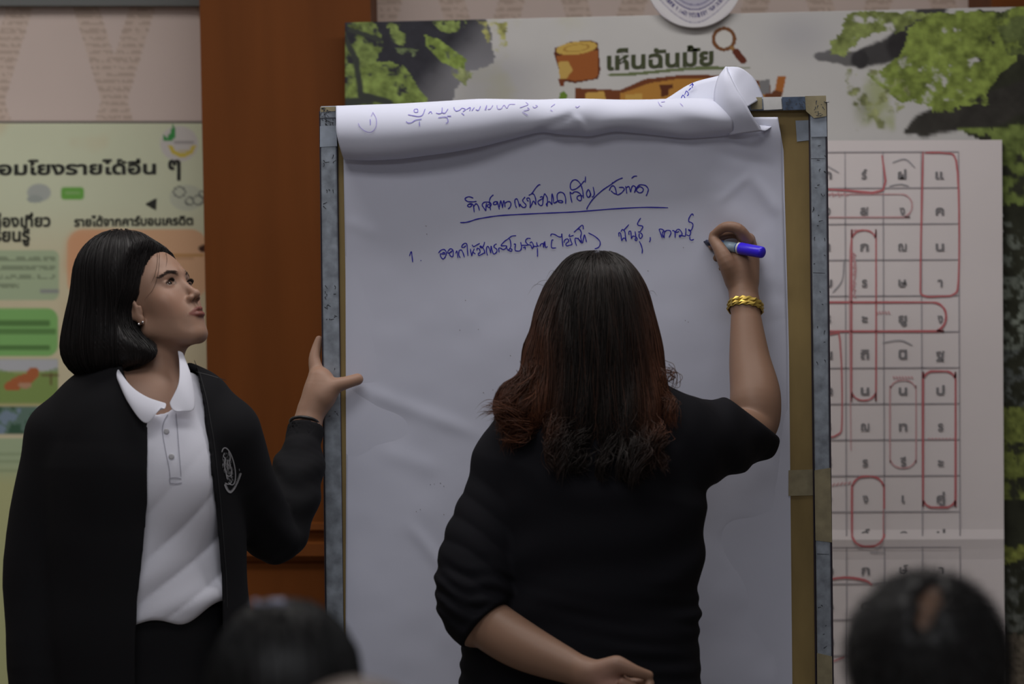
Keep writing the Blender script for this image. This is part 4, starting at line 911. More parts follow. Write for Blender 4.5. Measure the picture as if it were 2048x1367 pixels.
hand1 = [[(614, 850, -.062, .0265), (624, 815, -.055, .0260), (634, 785, -.048, .0285), (640, 758, -.040, .0250)], [(622, 822, -.052, .024), (648, 792, -.054, .024), (652, 770, -.050, .020)],
         [(648, 792, -.058, .021), (668, 773, -.060, .0165), (692, 765, -.056, .0128), (715, 758, -.043, .0118)],
         [(636, 752, -.034, .0165), (629, 720, -.022, .0120), (633, 696, -.014, .0098), (638, 678, -.010, .0075)],
         [(640, 765, -.012, .014), (652, 752, .030, .010), (672, 746, .036, .009), (690, 744, .034, .008)], [(634, 785, -.010, .014), (648, 776, .032, .010), (668, 772, .037, .009), (686, 772, .034, .008)],
         [(628, 805, -.012, .013), (642, 800, .030, .009), (660, 797, .035, .008), (674, 797, .034, .007)]]
def body1(P):
    d = HD.sdf(P); d = smin(d, neck1(P), .016)
    d = smin(d, smax(torso1(P), -(P[:, 2] - U(290, 1050, TY)[2]), .01), .02)
    m = P[:, 0] > U(380, 800, TY)[0]
    if m.any():
        Q = P[m]; a = ch(Q, arm1, .03, 9)
        q2 = Q[:, 0] > U(560, 800, -.05)[0]
        if q2.any():
            h = ch(Q[q2], hand1[0], .012); h = smin(h, ch(Q[q2], hand1[1], .01), .014)
            for k_, c_ in enumerate(hand1[2:]): h = smin(h, ch(Q[q2], c_, .004), .009 if k_ == 0 else .006)
            a = a.copy(); a[q2] = smin(a[q2], h, .012)
        d = d.copy(); d[m] = smin(d[m], a, .02)
    # collar bones / tendon hollow at the throat
    return d
col1 = lambda V: HD.colour(V, SKIN1, (.215, .075, .06))
lo = np.minimum(U(90, 1080, TY), U(90, 1080, TY)) - [0, .30, 0]; hi = U(735, 430, TY) + [0, .5, 0]
body = skin_obj('body', body1, (lo[0] - .05, TY - .22, U(0, 1060, TY)[2]), (U(735, 600, 0)[0] + .01, .06, U(300, 440, TY)[2] + .02), .0021, M['skin'], P1, col1, smooth_it=(6, lambda V: sst(U(500, 0, -.1)[0], U(560, 0, -.1)[0], V[:, 0]) * (1 - .7 * sst(U(0, 800, 0)[2], U(0, 760, 0)[2], V[:, 2]))))
HD.eyes(P1, (.02, 1, .06)); HD.brows(P1, body1)
hand_nail('thumbnail', U(713, 755, -.0545), U(717, 757, -.04) - U(700, 762, -.05), (0, -1, .35), .0125, .0135, P1)
# polo shirt
zw1 = U(350, 1222, TY)[2]
def polo1(P):
    d = torso1(P) - .012
    z = (P[:, 2] - zw1)
    d = d - .010 * np.exp(-((z - .03) / .05) ** 2)          # cloth bloused over the waistband
    xc = P[:, 0] - U(350, 1000, TY)[0]
    # slanting folds gathered to the right hip
    ph = (z * 1.0 - xc * 1.15) * 78 + 1.6 * np.sin(z * 11) + 1.2 * np.sin(xc * 17)
    d = d - .0075 * (np.abs(np.sin(ph * .5)) ** .7 - .5) * np.exp(-((z - .10) / .14) ** 2) * sst(-.14, .0, xc)
    ph2 = (z * 1.0 - xc * .55) * 52 + 1.0 * np.sin(z * 23); d = d - .0050 * np.sin(ph2 + 1.2) * np.exp(-((z - .05) / .10) ** 2)
    d = d - .0022 * fold(P, (.7, .2, .6), 5, 5, 34)
    d = smax(d, -(z + .012 - .030 * sst(.01, .10, xc) + .006 * np.sin(xc * 55)), .010)
    nk = path(P, [U(296, 720, TY - .0), U(298, 765, TY - .035), U(312, 790, TY - .075)], [.066, .062, .040], .01)
    d = smax(d, -nk, .004)
    # V opening at the throat
    v = cap(P, U(330, 785, TY - .12), U(335, 826, TY - .12), .026, .002); v = np.maximum(v, P[:, 1] - (TY - .02))
    d = smax(d, -v, .003)
    return smax(d, P[:, 2] - U(300, 745, TY)[2], .004)
polo = skin_obj('polo_shirt', polo1, (U(60, 800, TY)[0], TY - .22, zw1 - .03), (U(520, 800, TY)[0], TY + .2, U(300, 730, TY)[2]), .0042, M['white_cloth'], P1)
def bvh_of(o):
    me = o.data; v = np.empty(len(me.vertices) * 3, np.float32); me.vertices.foreach_get('co', v)
    return BVHTree.FromPolygons(v.reshape(-1, 3).tolist(), [tuple(p.vertices) for p in me.polygons])
bp = bvh_of(polo); onp = lambda x, y: cast(bp, x, y, .0012, TY - .13)
# collar: stand and fall as one folded band per side
def collar(L, n=8, th=.0022):
    """L = rows of (px,py,Y) from the fold line to the free edge"""
    A = [catmull([U(*q) for q in row], n) for row in L]; k_ = len(A[0]); V = []
    for r_ in A: V += list(r_)
    i_ = np.arange(len(V)).reshape(len(A), k_); F = np.stack([i_[:-1, :-1], i_[:-1, 1:], i_[1:, 1:], i_[1:, :-1]], -1).reshape(-1, 4)
    o = mk('collar', V, F, M['white_cloth'], P1, True); m_ = o.modifiers.new('s', 'SOLIDIFY'); m_.thickness = th; m_.offset = 0
    s_ = o.modifiers.new('u', 'SUBSURF'); s_.levels = 1; s_.render_levels = 2; return o
collar([[(236, 736, TY - .072), (262, 770, TY - .108), (294, 792, TY - .120), (334, 806, TY - .126)],
        [(232, 746, TY - .090), (254, 788, TY - .124), (290, 816, TY - .137), (330, 820, TY - .137)],
        [(234, 758, TY - .092), (258, 808, TY - .128), (292, 847, TY - .142), (323, 812, TY - .140)]])
collar([[(355, 700, TY - .020), (358, 728, TY - .060), (356, 766, TY - .098), (338, 806, TY - .118)],
        [(363, 703, TY - .024), (377, 745, TY - .070), (374, 790, TY - .108), (346, 824, TY - .126)],
        [(366, 706, TY - .022), (384, 758, TY - .070), (389, 817, TY - .108), (360, 822, TY - .124)]])
# placket with buttons
ribbons('placket_seam', [[(336, 828), (328, 842), (325, 862), (331, 900), (338, 935), (340, 955)], [(352, 826), (355, 860), (358, 900), (362, 952)], [(339, 956), (350, 955), (363, 957)], [(340, 966), (352, 967), (364, 965)], [(339, 956), (340, 966)]], 1.7,
        lambda x, y: onp(x, y) - .0004, mat('seam_grey', (.36, .36, .43), .9), P1, 5, 0)  # placket outline drawn as thin grey lines
pk = [(331, 830), (327, 845), (326, 862), (332, 900), (340, 940), (341, 955), (362, 955), (358, 900), (354, 860), (350, 828)]
V = [U(x, y, onp(x, y) - .0016) for x, y in pk]; 
for bx, by in ((333, 862), (343, 912)):
    c_ = U(bx, by, onp(bx, by) - .001); lathe('button', c_, c_ + np.array([.0001, -.0022, 0]), [(0, .0052), (.7, .0054), (1, .0044), (1.0, .002)], M['button'], P1, 14)
# black zip jacket
jt = [(286, 1460, TY, .196), (288, 1250, TY, .188), (284, 1080, TY, .184), (282, 930, TY, .180), (282, 880, TY, .165)]
slv = [(447, 868, TY, .072), (486, 980, -.30, .068), (552, 1074, -.20, .052), (583, 985, -.15, .056), (600, 925, -.11, .048), (606, 890, -.085, .036), (612, 848, -.065, .0365)]
slr = [(126, 872, TY, .066), (104, 960, TY - .005, .066), (80, 1120, TY - .01, .068), (74, 1330, TY - .05, .055), (72, 1420, TY - .06, .042)]
Ly = [640, 700, 750, 800, 840, 900, 1000, 1100, 1190, 1300, 1500]; Lx = [205, 222, 243, 272, 294, 297, 297, 288, 278, 273, 270]
Ry = [600, 690, 705, 745, 790, 880, 1000, 1150, 1230, 1500]; Rx = [352, 352, 367, 384, 397, 413, 426, 438, 440, 441]
ZY = lambda y: U(300, y, TY - .12)[2]
zl = np.array([U(x, y, TY - .125)[2] for x, y in zip(Lx, Ly)][::-1]); xl = np.array([U(x, y, TY - .125)[0] for x, y in zip(Lx, Ly)][::-1])
zr = np.array([U(x, y, TY - .115)[2] for x, y in zip(Rx, Ry)][::-1]); xr = np.array([U(x, y, TY - .115)[0] for x, y in zip(Rx, Ry)][::-1])
cuffa, cuffb = U(612, 848, -.065), U(606, 890, -.085); cd_ = (cuffa - cuffb) / np.linalg.norm(cuffa - cuffb)
def jacket1(P):
    d = sqpath(P, jt, 1.36, TY, .05, .14)
    d = smin(d, path(P, [U(116, 870, TY), U(184, 822, TY + .01), U(285, 790, TY + .03), U(395, 815, TY + .01), U(436, 872, TY)], [.060, .056, .060, .056, .062], .03), .04)
    d = smin(d, path(P, [U(285, 790, TY + .03), U(300, 745, TY + .035)], [.068, .066], .02), .02)
    d = bust1(P, d, .03)
    inner = d + .009
    d = d - .0016 * fold(P, (.5, .2, .8), 8, 5, 30)
    a = ch(P, slv, .03); al = P[:, 2]
    pr = U(583, 985, -.15); r_ = np.sqrt(((P - pr) ** 2).sum(1)); a = a - .0042 * np.sin((P @ np.array([.35, .2, .9], np.float32)) * 95 + 2 * np.sin(P[:, 0] * 40)) * np.exp(-(r_ / .13) ** 2)
    cf = (P - cuffb) @ cd_.astype(np.float32); a = smax(a, cf - .042, .003)
    a = np.maximum(a, -smax(ch(P, [(606, 890, -.085, .0295), (612, 848, -.065, .0300), (616, 820, -.055, .031)], .01), -(cf - .006), .002))
    a = a - .0012 * np.sin(np.arctan2((P[:, 0] - pr[0]), (P[:, 1] - pr[1])) * 40) * np.clip(cf / .02, 0, 1) * 0
    b = ch(P, slr, .03) - .0016 * fold(P, (.2, .2, .9), 9, 5, 34)
    bodyd = np.maximum(d, -smax(inner, -(P[:, 2] - U(0, 1530, TY)[2] + 1), .001))
    # neck hole
    nk = path(P, [HD.w((0, -.03, -.09)), U(290, 760, TY + .0), U(296, 800, TY - .02)], [.060, .060, .050], .01)
    bodyd = smax(bodyd, -nk, .006)
    L_ = np.interp(P[:, 2], zl, xl); R__ = np.interp(P[:, 2], zr, xr); front = P[:, 1] - (TY - .005)
    op = np.maximum(np.maximum(L_ - P[:, 0], P[:, 0] - R__) * .9, front)
    bodyd = smax(bodyd, -op, .004)
    bodyd = smax(bodyd, P[:, 2] - (U(300, 712, TY)[2] - (P[:, 0] < U(250, 700, TY)[0]) * .0), .004)
    bodyd = np.maximum(bodyd, -(P[:, 2] - U(0, 1430, TY)[2]))
    return smin(smin(bodyd, a, .018), b, .02)
jk = skin_obj('jacket', jacket1, (U(-60, 800, TY)[0], TY - .26, U(0, 1445, TY)[2]), (U(665, 800, -.1)[0], .02, U(300, 690, TY)[2]), .0044, M['black_cloth'], P1, None, 1.7)
# stand-up rib collar edge and front edge seam of the jacket
bj = bvh_of(jk); onj = lambda x, y: cast(bj, x, y, .0012, TY - .12)
rj = lambda x0: [(x0 + np.interp(y, Ry, Rx), y) for y in range(720, 1240, 26)]
ribbons('front_seam', [rj(15)], 1.4, lambda x, y: onj(x, y) - .0005, mat('seam', (.014, .014, .017), .8), P1, 4, 0)
ribbons('shoulder_seam', [[(388, 742), (420, 750), (452, 760)]], 1.5, lambda x, y: onj(x, y) - .0005, mat('seam2', (.03, .03, .033), .8), P1, 4, 0)
# embroidered crest: tilted oval, dense stitching, lettered arc and point below
cxE, cyE = 457, 932
def oval(rx_, ry_, a0, a1, n=30, dx=0, dy=0):
    out = []
    for i_ in range(n + 1):
        a = math.radians(a0 + (a1 - a0) * i_ / n); x = rx_ * math.cos(a); y = ry_ * math.sin(a); out.append((cxE + dx + x + y * .19, cyE + dy + y))
    return out
e_ = empty('dummy', (0, 0, 0)); bpy.data.objects.remove(e_)
emb = onj
ribbons('crest_ring', [oval(12.2, 37, -130, 120)], 1.9, lambda x, y: emb(x, y) - .0012, M['thread'], P1, 2, 0)
rr_ = random.Random(9); st_ = []
for _ in range(150):
    a = rr_.uniform(0, 6.28); q = math.sqrt(rr_.random()) * .86; x = 11 * q * math.cos(a); y = 34 * q * math.sin(a); x0 = cxE - 1 + x + y * .19; y0 = cyE + y; st_.append([(x0, y0), (x0 + rr_.uniform(-1, 1.5), y0 + rr_.uniform(1.5, 5.5))])
tag(ribbons('crest_stitching', st_, .9, lambda x, y: emb(x, y) - .0010, M['thread_dim'], P1, 2, 0), kind='stuff')
ribbons('crest_figure', [[(449, 905), (447, 912), (451, 918), (449, 930), (452, 945), (455, 958)], [(457, 903), (461, 915), (459, 925), (463, 940), (462, 955)], [(452, 948), (458, 952), (464, 948)], [(455, 918), (456, 940)], [(450, 965), (458, 968), (464, 962)]], 1.6, lambda x, y: emb(x, y) - .0013, M['thread'], P1, 3, 0)
arc = [(451 + .0, 968), (454, 976), (460, 983), (467, 977), (473, 966), (478, 954), (481, 945)]
A_ = catmull(arc, 8); gl_ = []
for i_ in range(0, len(A_) - 1, 2):
    t_ = A_[i_ + 1] - A_[i_]; t_ = t_ / np.linalg.norm(t_); n_ = np.array([-t_[1], t_[0]]); c0 = A_[i_]; h_ = 2.1
    gl_.append([tuple(c0 - n_ * h_), tuple(c0 + n_ * h_), tuple(c0 + n_ * h_ * .8 + t_ * 1.6), tuple(c0 - n_ * h_ * .2 + t_ * 1.4)])
gl_.append([(478.5, 937), (479, 941)])
tag(ribbons('crest_lettering', gl_, 1.2, lambda x, y: emb(x, y) - .0012, M['thread'], P1, 2, 0), kind='stuff')
# wristband just above the cuff
c0 = U(610, 842, -.064); ax = cd_; u_ = np.cross(ax, [0, 1, 0]); u_ /= np.linalg.norm(u_); v_ = np.cross(ax, u_)
tube('wristband', [c0 - ax * .004 + .0285 * (math.cos(a) * u_ + math.sin(a) * v_) for a in np.arange(28) * 2 * math.pi / 28], .0034, mat('band_black', (.02, .02, .022), .4), P1, 8, True)
# trousers and shoes
hip = U(288, 1400, TY)
legs('trousers', P1, (hip[0], TY, .70), .165, 0, M['trouser'])
def pants1(P):
    d = sqpath(P, tor1, 1.42, TY, .05, .16) - .006
    d = np.maximum(d, -(P[:, 2] - U(0, 1440, TY)[2])); return smax(d, P[:, 2] - zw1 - .012, .004)
skin_obj('waistband', pants1, (U(60, 800, TY)[0], TY - .22, U(0, 1450, TY)[2]), (U(520, 800, TY)[0], TY + .2, zw1 + .03), .006, M['trouser'], P1)
# right hand hanging below the sleeve
skin_obj('hand', lambda P: smin(ch(P, [(66, 1410, TY - .06, .024), (70, 1455, TY - .065, .030), (72, 1490, TY - .07, .028)], .01), np.minimum.reduce([ch(P, [(52 + 12 * k_, 1490, TY - .05 - .012 * k_, .0105), (54 + 12 * k_, 1530, TY - .055 - .012 * k_, .009), (60 + 11 * k_, 1560, TY - .04 - .012 * k_, .0075)], .004) for k_ in range(4)] + [ch(P, [(84, 1450, TY - .09, .013), (98, 1480, TY - .105, .011), (100, 1508, TY - .105, .009)], .004)]), .008),
         (U(20, 1400, TY)[0], TY - .2, U(0, 1590, TY)[2]), (U(130, 1400, TY)[0], TY + .03, U(0, 1395, TY)[2]), .004, M['skin'], P1, lambda V: np.tile(np.array(SKIN1, np.float32), (len(V), 1)))
# hair: straight chin-length bob
def hair1(P):
    Q = HD.loc(P)
    d = ell(Q, (0, -.016, .036), (.0850, .1010, .0900)) * HD.k
    d = smin(d, ell(P, U(244, 556, TY), (.0900, .088, .090)), .02)
    d = smin(d, ell(P, U(214, 655, TY + .005), (.0780, .086, .095)), .03)
    d = smin(d, ell(P, U(205, 700, TY + .005), (.0730, .084, .055)), .03)
    d = smin(d, ell(P, U(272, 690, TY - .055), (.040, .030, .036)), .03)
    d = smin(d, ell(P, U(270, 690, TY + .07), (.045, .03, .045)), .03)
    # face window
    A0 = np.abs(Q[:, 0]); g = np.interp(Q[:, 2], [-.16, -.125, -.10, -.07, -.045, -.012, .010, .035, .060, .078, .095, .12], [-.010, .000, -.004, -.016, -.020, -.008, .022, .040, .056, .070, .090, .12])
    cut = (g - Q[:, 1]) * HD.k * .8
    d = smax(d, -cut, .006)
    d = smax(d, -(P[:, 2] - U(200, 757, TY)[2]) + .03 * sst(U(230, 0, TY)[0], U(310, 0, TY)[0], P[:, 0]) , .012)
    return d
hb = lambda P: hair1(P) - .0008 * np.sin(HD.loc(P)[:, 1] * 900 + 3 * np.sin(P[:, 2] * 40))
blo = (U(105, 600, TY)[0], TY - .15, U(0, 780, TY)[2]); bhi = (U(380, 600, TY)[0], TY + .15, U(0, 430, TY)[2])
hcol = lambda V: np.tile(np.array((.0115, .0095, .010), np.float32), (len(V), 1))
hr = skin_obj('hair', hb, blo, bhi, .0030, M['hair'], P1, hcol)
def strandset(nm, f, parent, crown, N_, nst, step, colf, down=(0, 0, -1), seedz=None, spread=.085, wig=.0, offr=.004, rad=.00055, curl=None, sel=None, cut=0):
    a = rng.random(N_) * 2 * math.pi; r_ = np.sqrt(rng.random(N_)) * spread
    P0 = np.array(crown)[None] + np.stack([r_ * np.cos(a), r_ * np.sin(a), .02 - r_ * .3], 1)
    off = rng.random(N_).astype(np.float32) ** 2 * offr + .0004; ph = rng.random(N_) * 6.28; dn = np.array(down, float)
    cr_ = np.array(crown)
    def dirf(P_, n_, i_):
        o_ = P_ - cr_; o_[:, 2] = 0; o_ /= np.linalg.norm(o_, axis=1)[:, None] + .004
        w_ = .8 * max(0, 1 - i_ / (nst * .25)); d = dn + o_ * (w_ + .05) + np.stack([np.sin(ph + i_ * .35), np.cos(ph * 1.3 + i_ * .3), 0 * ph], 1) * wig
        if curl is not None: d = d + curl(P_, n_, i_, ph)
        return d
    T = flow(f, P0, nst, step, off, dirf)
    if sel is not None: T = T[sel(T)]
    if cut:      # uneven strand lengths
        L_ = 1 - cut * rng.random(len(T)) ** 1.5; ii = np.arange(nst)[None] * L_[:, None]; i0 = np.clip(ii.astype(int), 0, nst - 2); fr = (ii - i0)[..., None]
        k_ = np.arange(len(T))[:, None]; T = T[k_, i0] * (1 - fr) + T[k_, i0 + 1] * fr
    return strands_mesh(nm, T, rad, M['hair'], parent, colf(T))
def c1(T):
    n_, s_, _ = T.shape; b = (.010 + .014 * rng.random(n_) ** 2)[:, None, None] * np.array([1.05, .92, .95]); return np.tile(b, (1, s_, 1))
crown1 = HD.w((0, -.005, .128))
zb1 = U(200, 762, TY)[2]
def sel1(T): 
    Q = HD.loc(T.reshape(-1, 3)).reshape(T.shape); return np.ones(len(T), bool)
strandset('hair_strands', hair1, P1, crown1, 2600, 20, .0165, c1, wig=.03, offr=.0035, spread=.10)
# loose strands in front of the temple
bb_ = bvh_of(body); bh_ = bvh_of(hr); ls = []
for pts in ([(316, 488), (319, 515), (316, 548), (306, 578), (288, 600)], [(313, 492), (315, 520), (310, 548), (302, 566)], [(320, 486), (330, 500), (334, 518), (332, 534)]):
    q_ = catmull(pts, 5); q_ = np.array([q_[int(round(i_ * (len(q_) - 1) / 11))] for i_ in range(12)])
    ls.append(np.array([U(x, y, min(cast(bb_, x, y, .0016, TY - .05), cast(bh_, x, y, .001, TY - .05))) for x, y in q_]))
strands_mesh('loose_strands', np.stack(ls), .00036, M['hair'], P1, np.tile(np.array((.012, .01, .01)), (len(ls) * 12, 1)))
for q in ((.0775, -.004, -.0500), (.0765, .0050, -.0510)): ico('earring', HD.w(q), .0030, M['silver'], P1)

# ------------------------------------------------------------------ person 2: woman writing on the sheet
TZ = -.42
P2 = empty('person', U(1180, 1400, TZ) * np.array([1, 1, 0]), 'woman seen from behind with long reddish brown hair and black shirt, writing on the sheet', 'person')
HE = Head(basis(math.radians(183), math.radians(2), 0), (0, -.01, .115), U(1190, 536, TZ + .03), .97)
tor2 = [(1158, 1430, TZ, .210), (1162, 1320, TZ, .192), (1176, 1180, TZ, .172), (1182, 1060, TZ, .178), (1188, 960, TZ, .180), (1195, 930, TZ, .160)]
def torso2(P, e=0):
    d = sqpath(P, tor2, 1.48, TZ, .06)
    return smin(d, path(P, [U(1026, 925, TZ), U(1100, 872, TZ + .01), U(1200, 850, TZ + .02), U(1300, 860, TZ + .01), U(1362, 876, TZ + .02)], [.058, .056, .062, .056, .062], .03), .05)
armR = [(1370, 880, TZ + .03, .058), (1496, 862, -.21, .045), (1511, 800, -.170, .0500), (1499, 715, -.125, .0400), (1490, 612, -.082, .0272)]
armL = [(1012, 920, TZ, .060), (945, 1210, -.50, .048), (975, 1245, -.52, .0475), (1050, 1293, -.585, .0435), (1168, 1345, -.655, .0265)]
handR = [[(1490, 612, -.082, .0272), (1486, 575, -.066, .0262), (1482, 540, -.056, .0280), (1481, 515, -.045, .0255)], [(1494, 560, -.055, .020), (1500, 515, -.045, .0165), (1496, 480, -.045, .0135)],
         [(1468, 560, -.070, .017), (1453, 525, -.078, .0150), (1439, 497, -.068, .0118), (1427, 479, -.050, .0092)],
         [(1494, 482, -.060, .0130), (1476, 458, -.072, .0105), (1450, 454, -.066, .0092), (1427, 470, -.048, .0078)],
         [(1498, 494, -.045, .0130), (1478, 468, -.038, .0100), (1446, 470, -.036, .0090), (1425, 492, -.028, .0078)],
         [(1500, 508, -.038, .0125), (1476, 494, -.024, .0095), (1446, 502, -.020, .0085), (1433, 516, -.018, .0075)],
         [(1498, 522, -.034, .0115), (1474, 518, -.018, .0085), (1452, 526, -.016, .0078), (1441, 537, -.016, .0068)]]
handL = [[(1168, 1345, -.655, .0262), (1192, 1352, -.662, .0265), (1215, 1362, -.664, .0300), (1232, 1375, -.664, .0280)], [(1180, 1345, -.668, .0200), (1205, 1338, -.676, .0180), (1232, 1330, -.682, .0160)],
         [(1212, 1338, -.678, .0175), (1236, 1329, -.686, .0150), (1268, 1341, -.690, .0115), (1297, 1350, -.684, .0088)],
         [(1238, 1368, -.655, .0125), (1278, 1366, -.660, .0100), (1298, 1364, -.680, .0090), (1296, 1376, -.695, .0080)],
         [(1236, 1385, -.655, .0125), (1276, 1392, -.662, .0100), (1270, 1376, -.692, .0088), (1244, 1364, -.696, .0078)],
         [(1230, 1398, -.655, .0120), (1262, 1410, -.662, .0095), (1254, 1396, -.692, .0085), (1228, 1384, -.694, .0075)],
         [(1220, 1408, -.655, .0110), (1246, 1424, -.662, .0085), (1240, 1412, -.688, .0078), (1218, 1402, -.690, .0068)]]
handR = [[(a, b, c_, r_ * 1.12) for a, b, c_, r_ in q] for q in handR]
def hands2(P, H_):
    h = smin(ch(P, H_[0], .012), ch(P, H_[1], .01), .012)
    h = smin(h, ch(P, H_[2], .005), .008)
    for c_ in H_[3:]: h = smin(h, ch(P, c_, .004), .0045)
    return h
def body2(P):
    d = HE.sdf(P)
    d = smin(d, path(P, [HE.w((0, -.03, -.05)), HE.w((0, -.04, -.10)), U(1200, 840, TZ + .02)], [.050, .050, .06], .02), .02)
    d = smin(d, smax(torso2(P), -(P[:, 2] - U(0, 1080, TZ)[2]), .01), .02).copy()
    m = P[:, 0] > U(1330, 0, TZ)[0]
    if m.any():
        a = ch(P[m], armR, .02, 9); q = P[m][:, 2] > U(0, 640, -.1)[2]
        if q.any(): a = a.copy(); a[q] = smin(a[q], hands2(P[m][q], handR), .010)
        d[m] = smin(d[m], a, .02)
    m = (P[:, 1] < TZ - .0) & (P[:, 2] < U(0, 860, TZ)[2]) | (P[:, 0] < U(1040, 0, TZ)[0])
    if m.any():
        a = ch(P[m], armL, .02, 9); q = P[m][:, 0] > U(1130, 0, -.65)[0]
        if q.any(): a = a.copy(); a[q] = smin(a[q], hands2(P[m][q], handL), .010)
        d[m] = np.minimum(d[m], a)
    return d
def col2(V):
    c = HE.colour(V, SKIN2); pl_ = np.exp(-(np.sqrt(((V - U(1215, 1372, -.69)) ** 2).sum(1)) / .035) ** 2) * .5
    return c * (1 - pl_[:, None]) + np.array((.60, .34, .29)) * pl_[:, None]
skin_obj('body', body2, (U(850, 0, TZ)[0], -.74, U(0, 1450, -.66)[2]), (U(1580, 0, -.15)[0], .0, U(0, 430, 0)[2] + .02), .0024, M['skin'], P2, col2, smooth_it=(12, lambda V: np.clip(sst(U(1400, 0, -.1)[0], U(1440, 0, -.1)[0], V[:, 0]) * sst(U(0, 590, -.1)[2], U(0, 620, -.1)[2], V[:, 2]) + (V[:, 2] < U(0, 1180, -.6)[2]) * (1 - sst(U(1140, 0, -.6)[0], U(1180, 0, -.6)[0], V[:, 0])), 0, 1)))
HE.eyes(P2, (0, 1, 0)); HE.brows(P2, body2)
hand_nail('thumbnail', U(1429, 480, -.0585), U(1427, 479, -.05) - U(1439, 497, -.068), (-.3, -1, .2), .011, .012, P2)
# black shirt
slR = [(1340, 895, TZ + .02, .082), (1420, 880, TZ + .10, .079), (1476, 866, -.22, .068), (1500, 862, -.195, .062), (1505, 826, -.185, .058)]
slL = [(1034, 950, TZ, .078), (988, 1040, TZ - .02, .076), (960, 1120, TZ - .05, .077), (950, 1195, -.50, .073), (966, 1240, -.515, .0640), (1010, 1272, -.56, .054)]
e1, e2, e3 = U(930, 1282, -.54), U(1010, 1205, -.54), None
cn = np.cross(e2 - e1, [0, 1, 0]); cn /= np.linalg.norm(cn); cn = cn if cn @ (U(1168, 1345, -.65) - e1) > 0 else -cn; cn = cn + np.array([0, -.35, 0]); cn /= np.linalg.norm(cn)
q1, q2_ = U(1440, 786, -.2), U(1556, 872, -.2); cm = np.cross(q2_ - q1, [0, 1, 0]); cm /= np.linalg.norm(cm); cm = cm if cm[2] > 0 else -cm
def shirt2(P):
    d = torso2(P) - .012
    z = P[:, 2]; zz = z - U(0, 1290, TZ)[2]
    # horizontal gathers at the waist and hip
    x_ = P[:, 0] - U(1180, 0, TZ)[0]
    g = np.sin(zz * 190 + 2.2 * np.sin(x_ * 9 + 1) + x_ * 26) * .0019 * (1 + .8 * np.sin(x_ * 31 + zz * 40)) * np.exp(-(zz / .085) ** 2) * (.45 + .55 * sst(-.05, .18, np.abs(x_)))
    g = g + .0040 * np.sin((z + x_ * -.35) * 62 + 1.5 * np.sin(x_ * 14)) * np.exp(-((zz - .12) / .12) ** 2)
    d = d - g - .0022 * fold(P, (.3, .1, .9), 21, 5, 26)
    sc_ = np.sqrt((x_ + .0) ** 2 + (z - U(0, 800, TZ)[2]) ** 2)
    d = d - .0030 * np.sin(sc_ * 75) * np.exp(-((sc_ - .17) / .05) ** 2) * (P[:, 1] < TZ)
    a = ch(P, slL, .03); r_ = z - U(0, 1200, -.5)[2]
    s_ = z + .35 * (P[:, 0] - U(940, 0, -.5)[0])
    a = a - .0048 * np.abs(np.sin(s_ * 66 + 1.3 * np.sin(P[:, 0] * 24 + 1))) * np.exp(-((r_ - .08) / .16) ** 2) + .003
    a = a - .0030 * np.sin(s_ * 210 + 2 * np.sin(P[:, 0] * 50)) * np.exp(-((r_ + .0) / .05) ** 2)
    a = smax(a, (P - e1) @ cn.astype(np.float32), .006)
    b = ch(P, slR, .03); b = b - .0038 * np.sin(P[:, 0] * 80 + 2.5 * np.sin(z * 17) + z * 24) * sst(U(1370, 0, TZ)[0], U(1440, 0, TZ)[0], P[:, 0]) - .0012 * fold(P, (.6, .3, .5), 3, 4, 60)
    b = smax(b, (P - q1) @ cm.astype(np.float32), .008)
    d = smin(smin(d, b, .035), a, .012)
    nk = path(P, [HE.w((0, -.035, -.09)), U(1200, 815, TZ + .02)], [.062, .066], .01)
    d = smax(d, -nk, .006)
    return np.maximum(d, -(z - U(0, 1420, TZ)[2]))
skin_obj('shirt', shirt2, (U(840, 0, TZ)[0], -.70, U(0, 1430, TZ)[2]), (U(1580, 0, -.2)[0], -.06, U(0, 740, TZ)[2]), .0042, M['black_shirt'], P2, None, 1.8)
legs('trousers', P2, (U(1160, 1400, TZ)[0], TZ, .72), .20, 0, M['trouser'], fwd=(0, 1))
# gold bracelet: flat links round the wrist
wa = U(1491, 614, -.083); wd = U(1486, 575, -.066) - U(1493, 650, -.10); wd /= np.linalg.norm(wd); wd = wd + np.array([.16, 0, 0]); wd /= np.linalg.norm(wd)
bu = np.cross(wd, [0, 1, 0]); bu /= np.linalg.norm(bu); bv = np.cross(wd, bu); V, F = [], []
for i_ in range(30):
    for dz, dr, da in ((-.0085, -.0006, .0), (-.004, .0026, .06), (.000, -.0004, -.04), (.0040, .0026, .06), (.0085, -.0006, 0)):
        a = 2 * math.pi * i_ / 30 + da
        V.append(wa + wd * (dz + .0012 * (-1) ** i_) + (.0328 + dr * (1 if i_ % 2 else .1) + .0006) * (math.cos(a) * bu + math.sin(a) * bv * .96))
for i_ in range(30):
    for j in range(4): F.append((i_ * 5 + j, i_ * 5 + j + 1, ((i_ + 1) % 30) * 5 + j + 1, ((i_ + 1) % 30) * 5 + j))
o = mk('bracelet', V, F, M['gold'], P2, False); md = o.modifiers.new('s', 'SOLIDIFY'); md.thickness = .0016
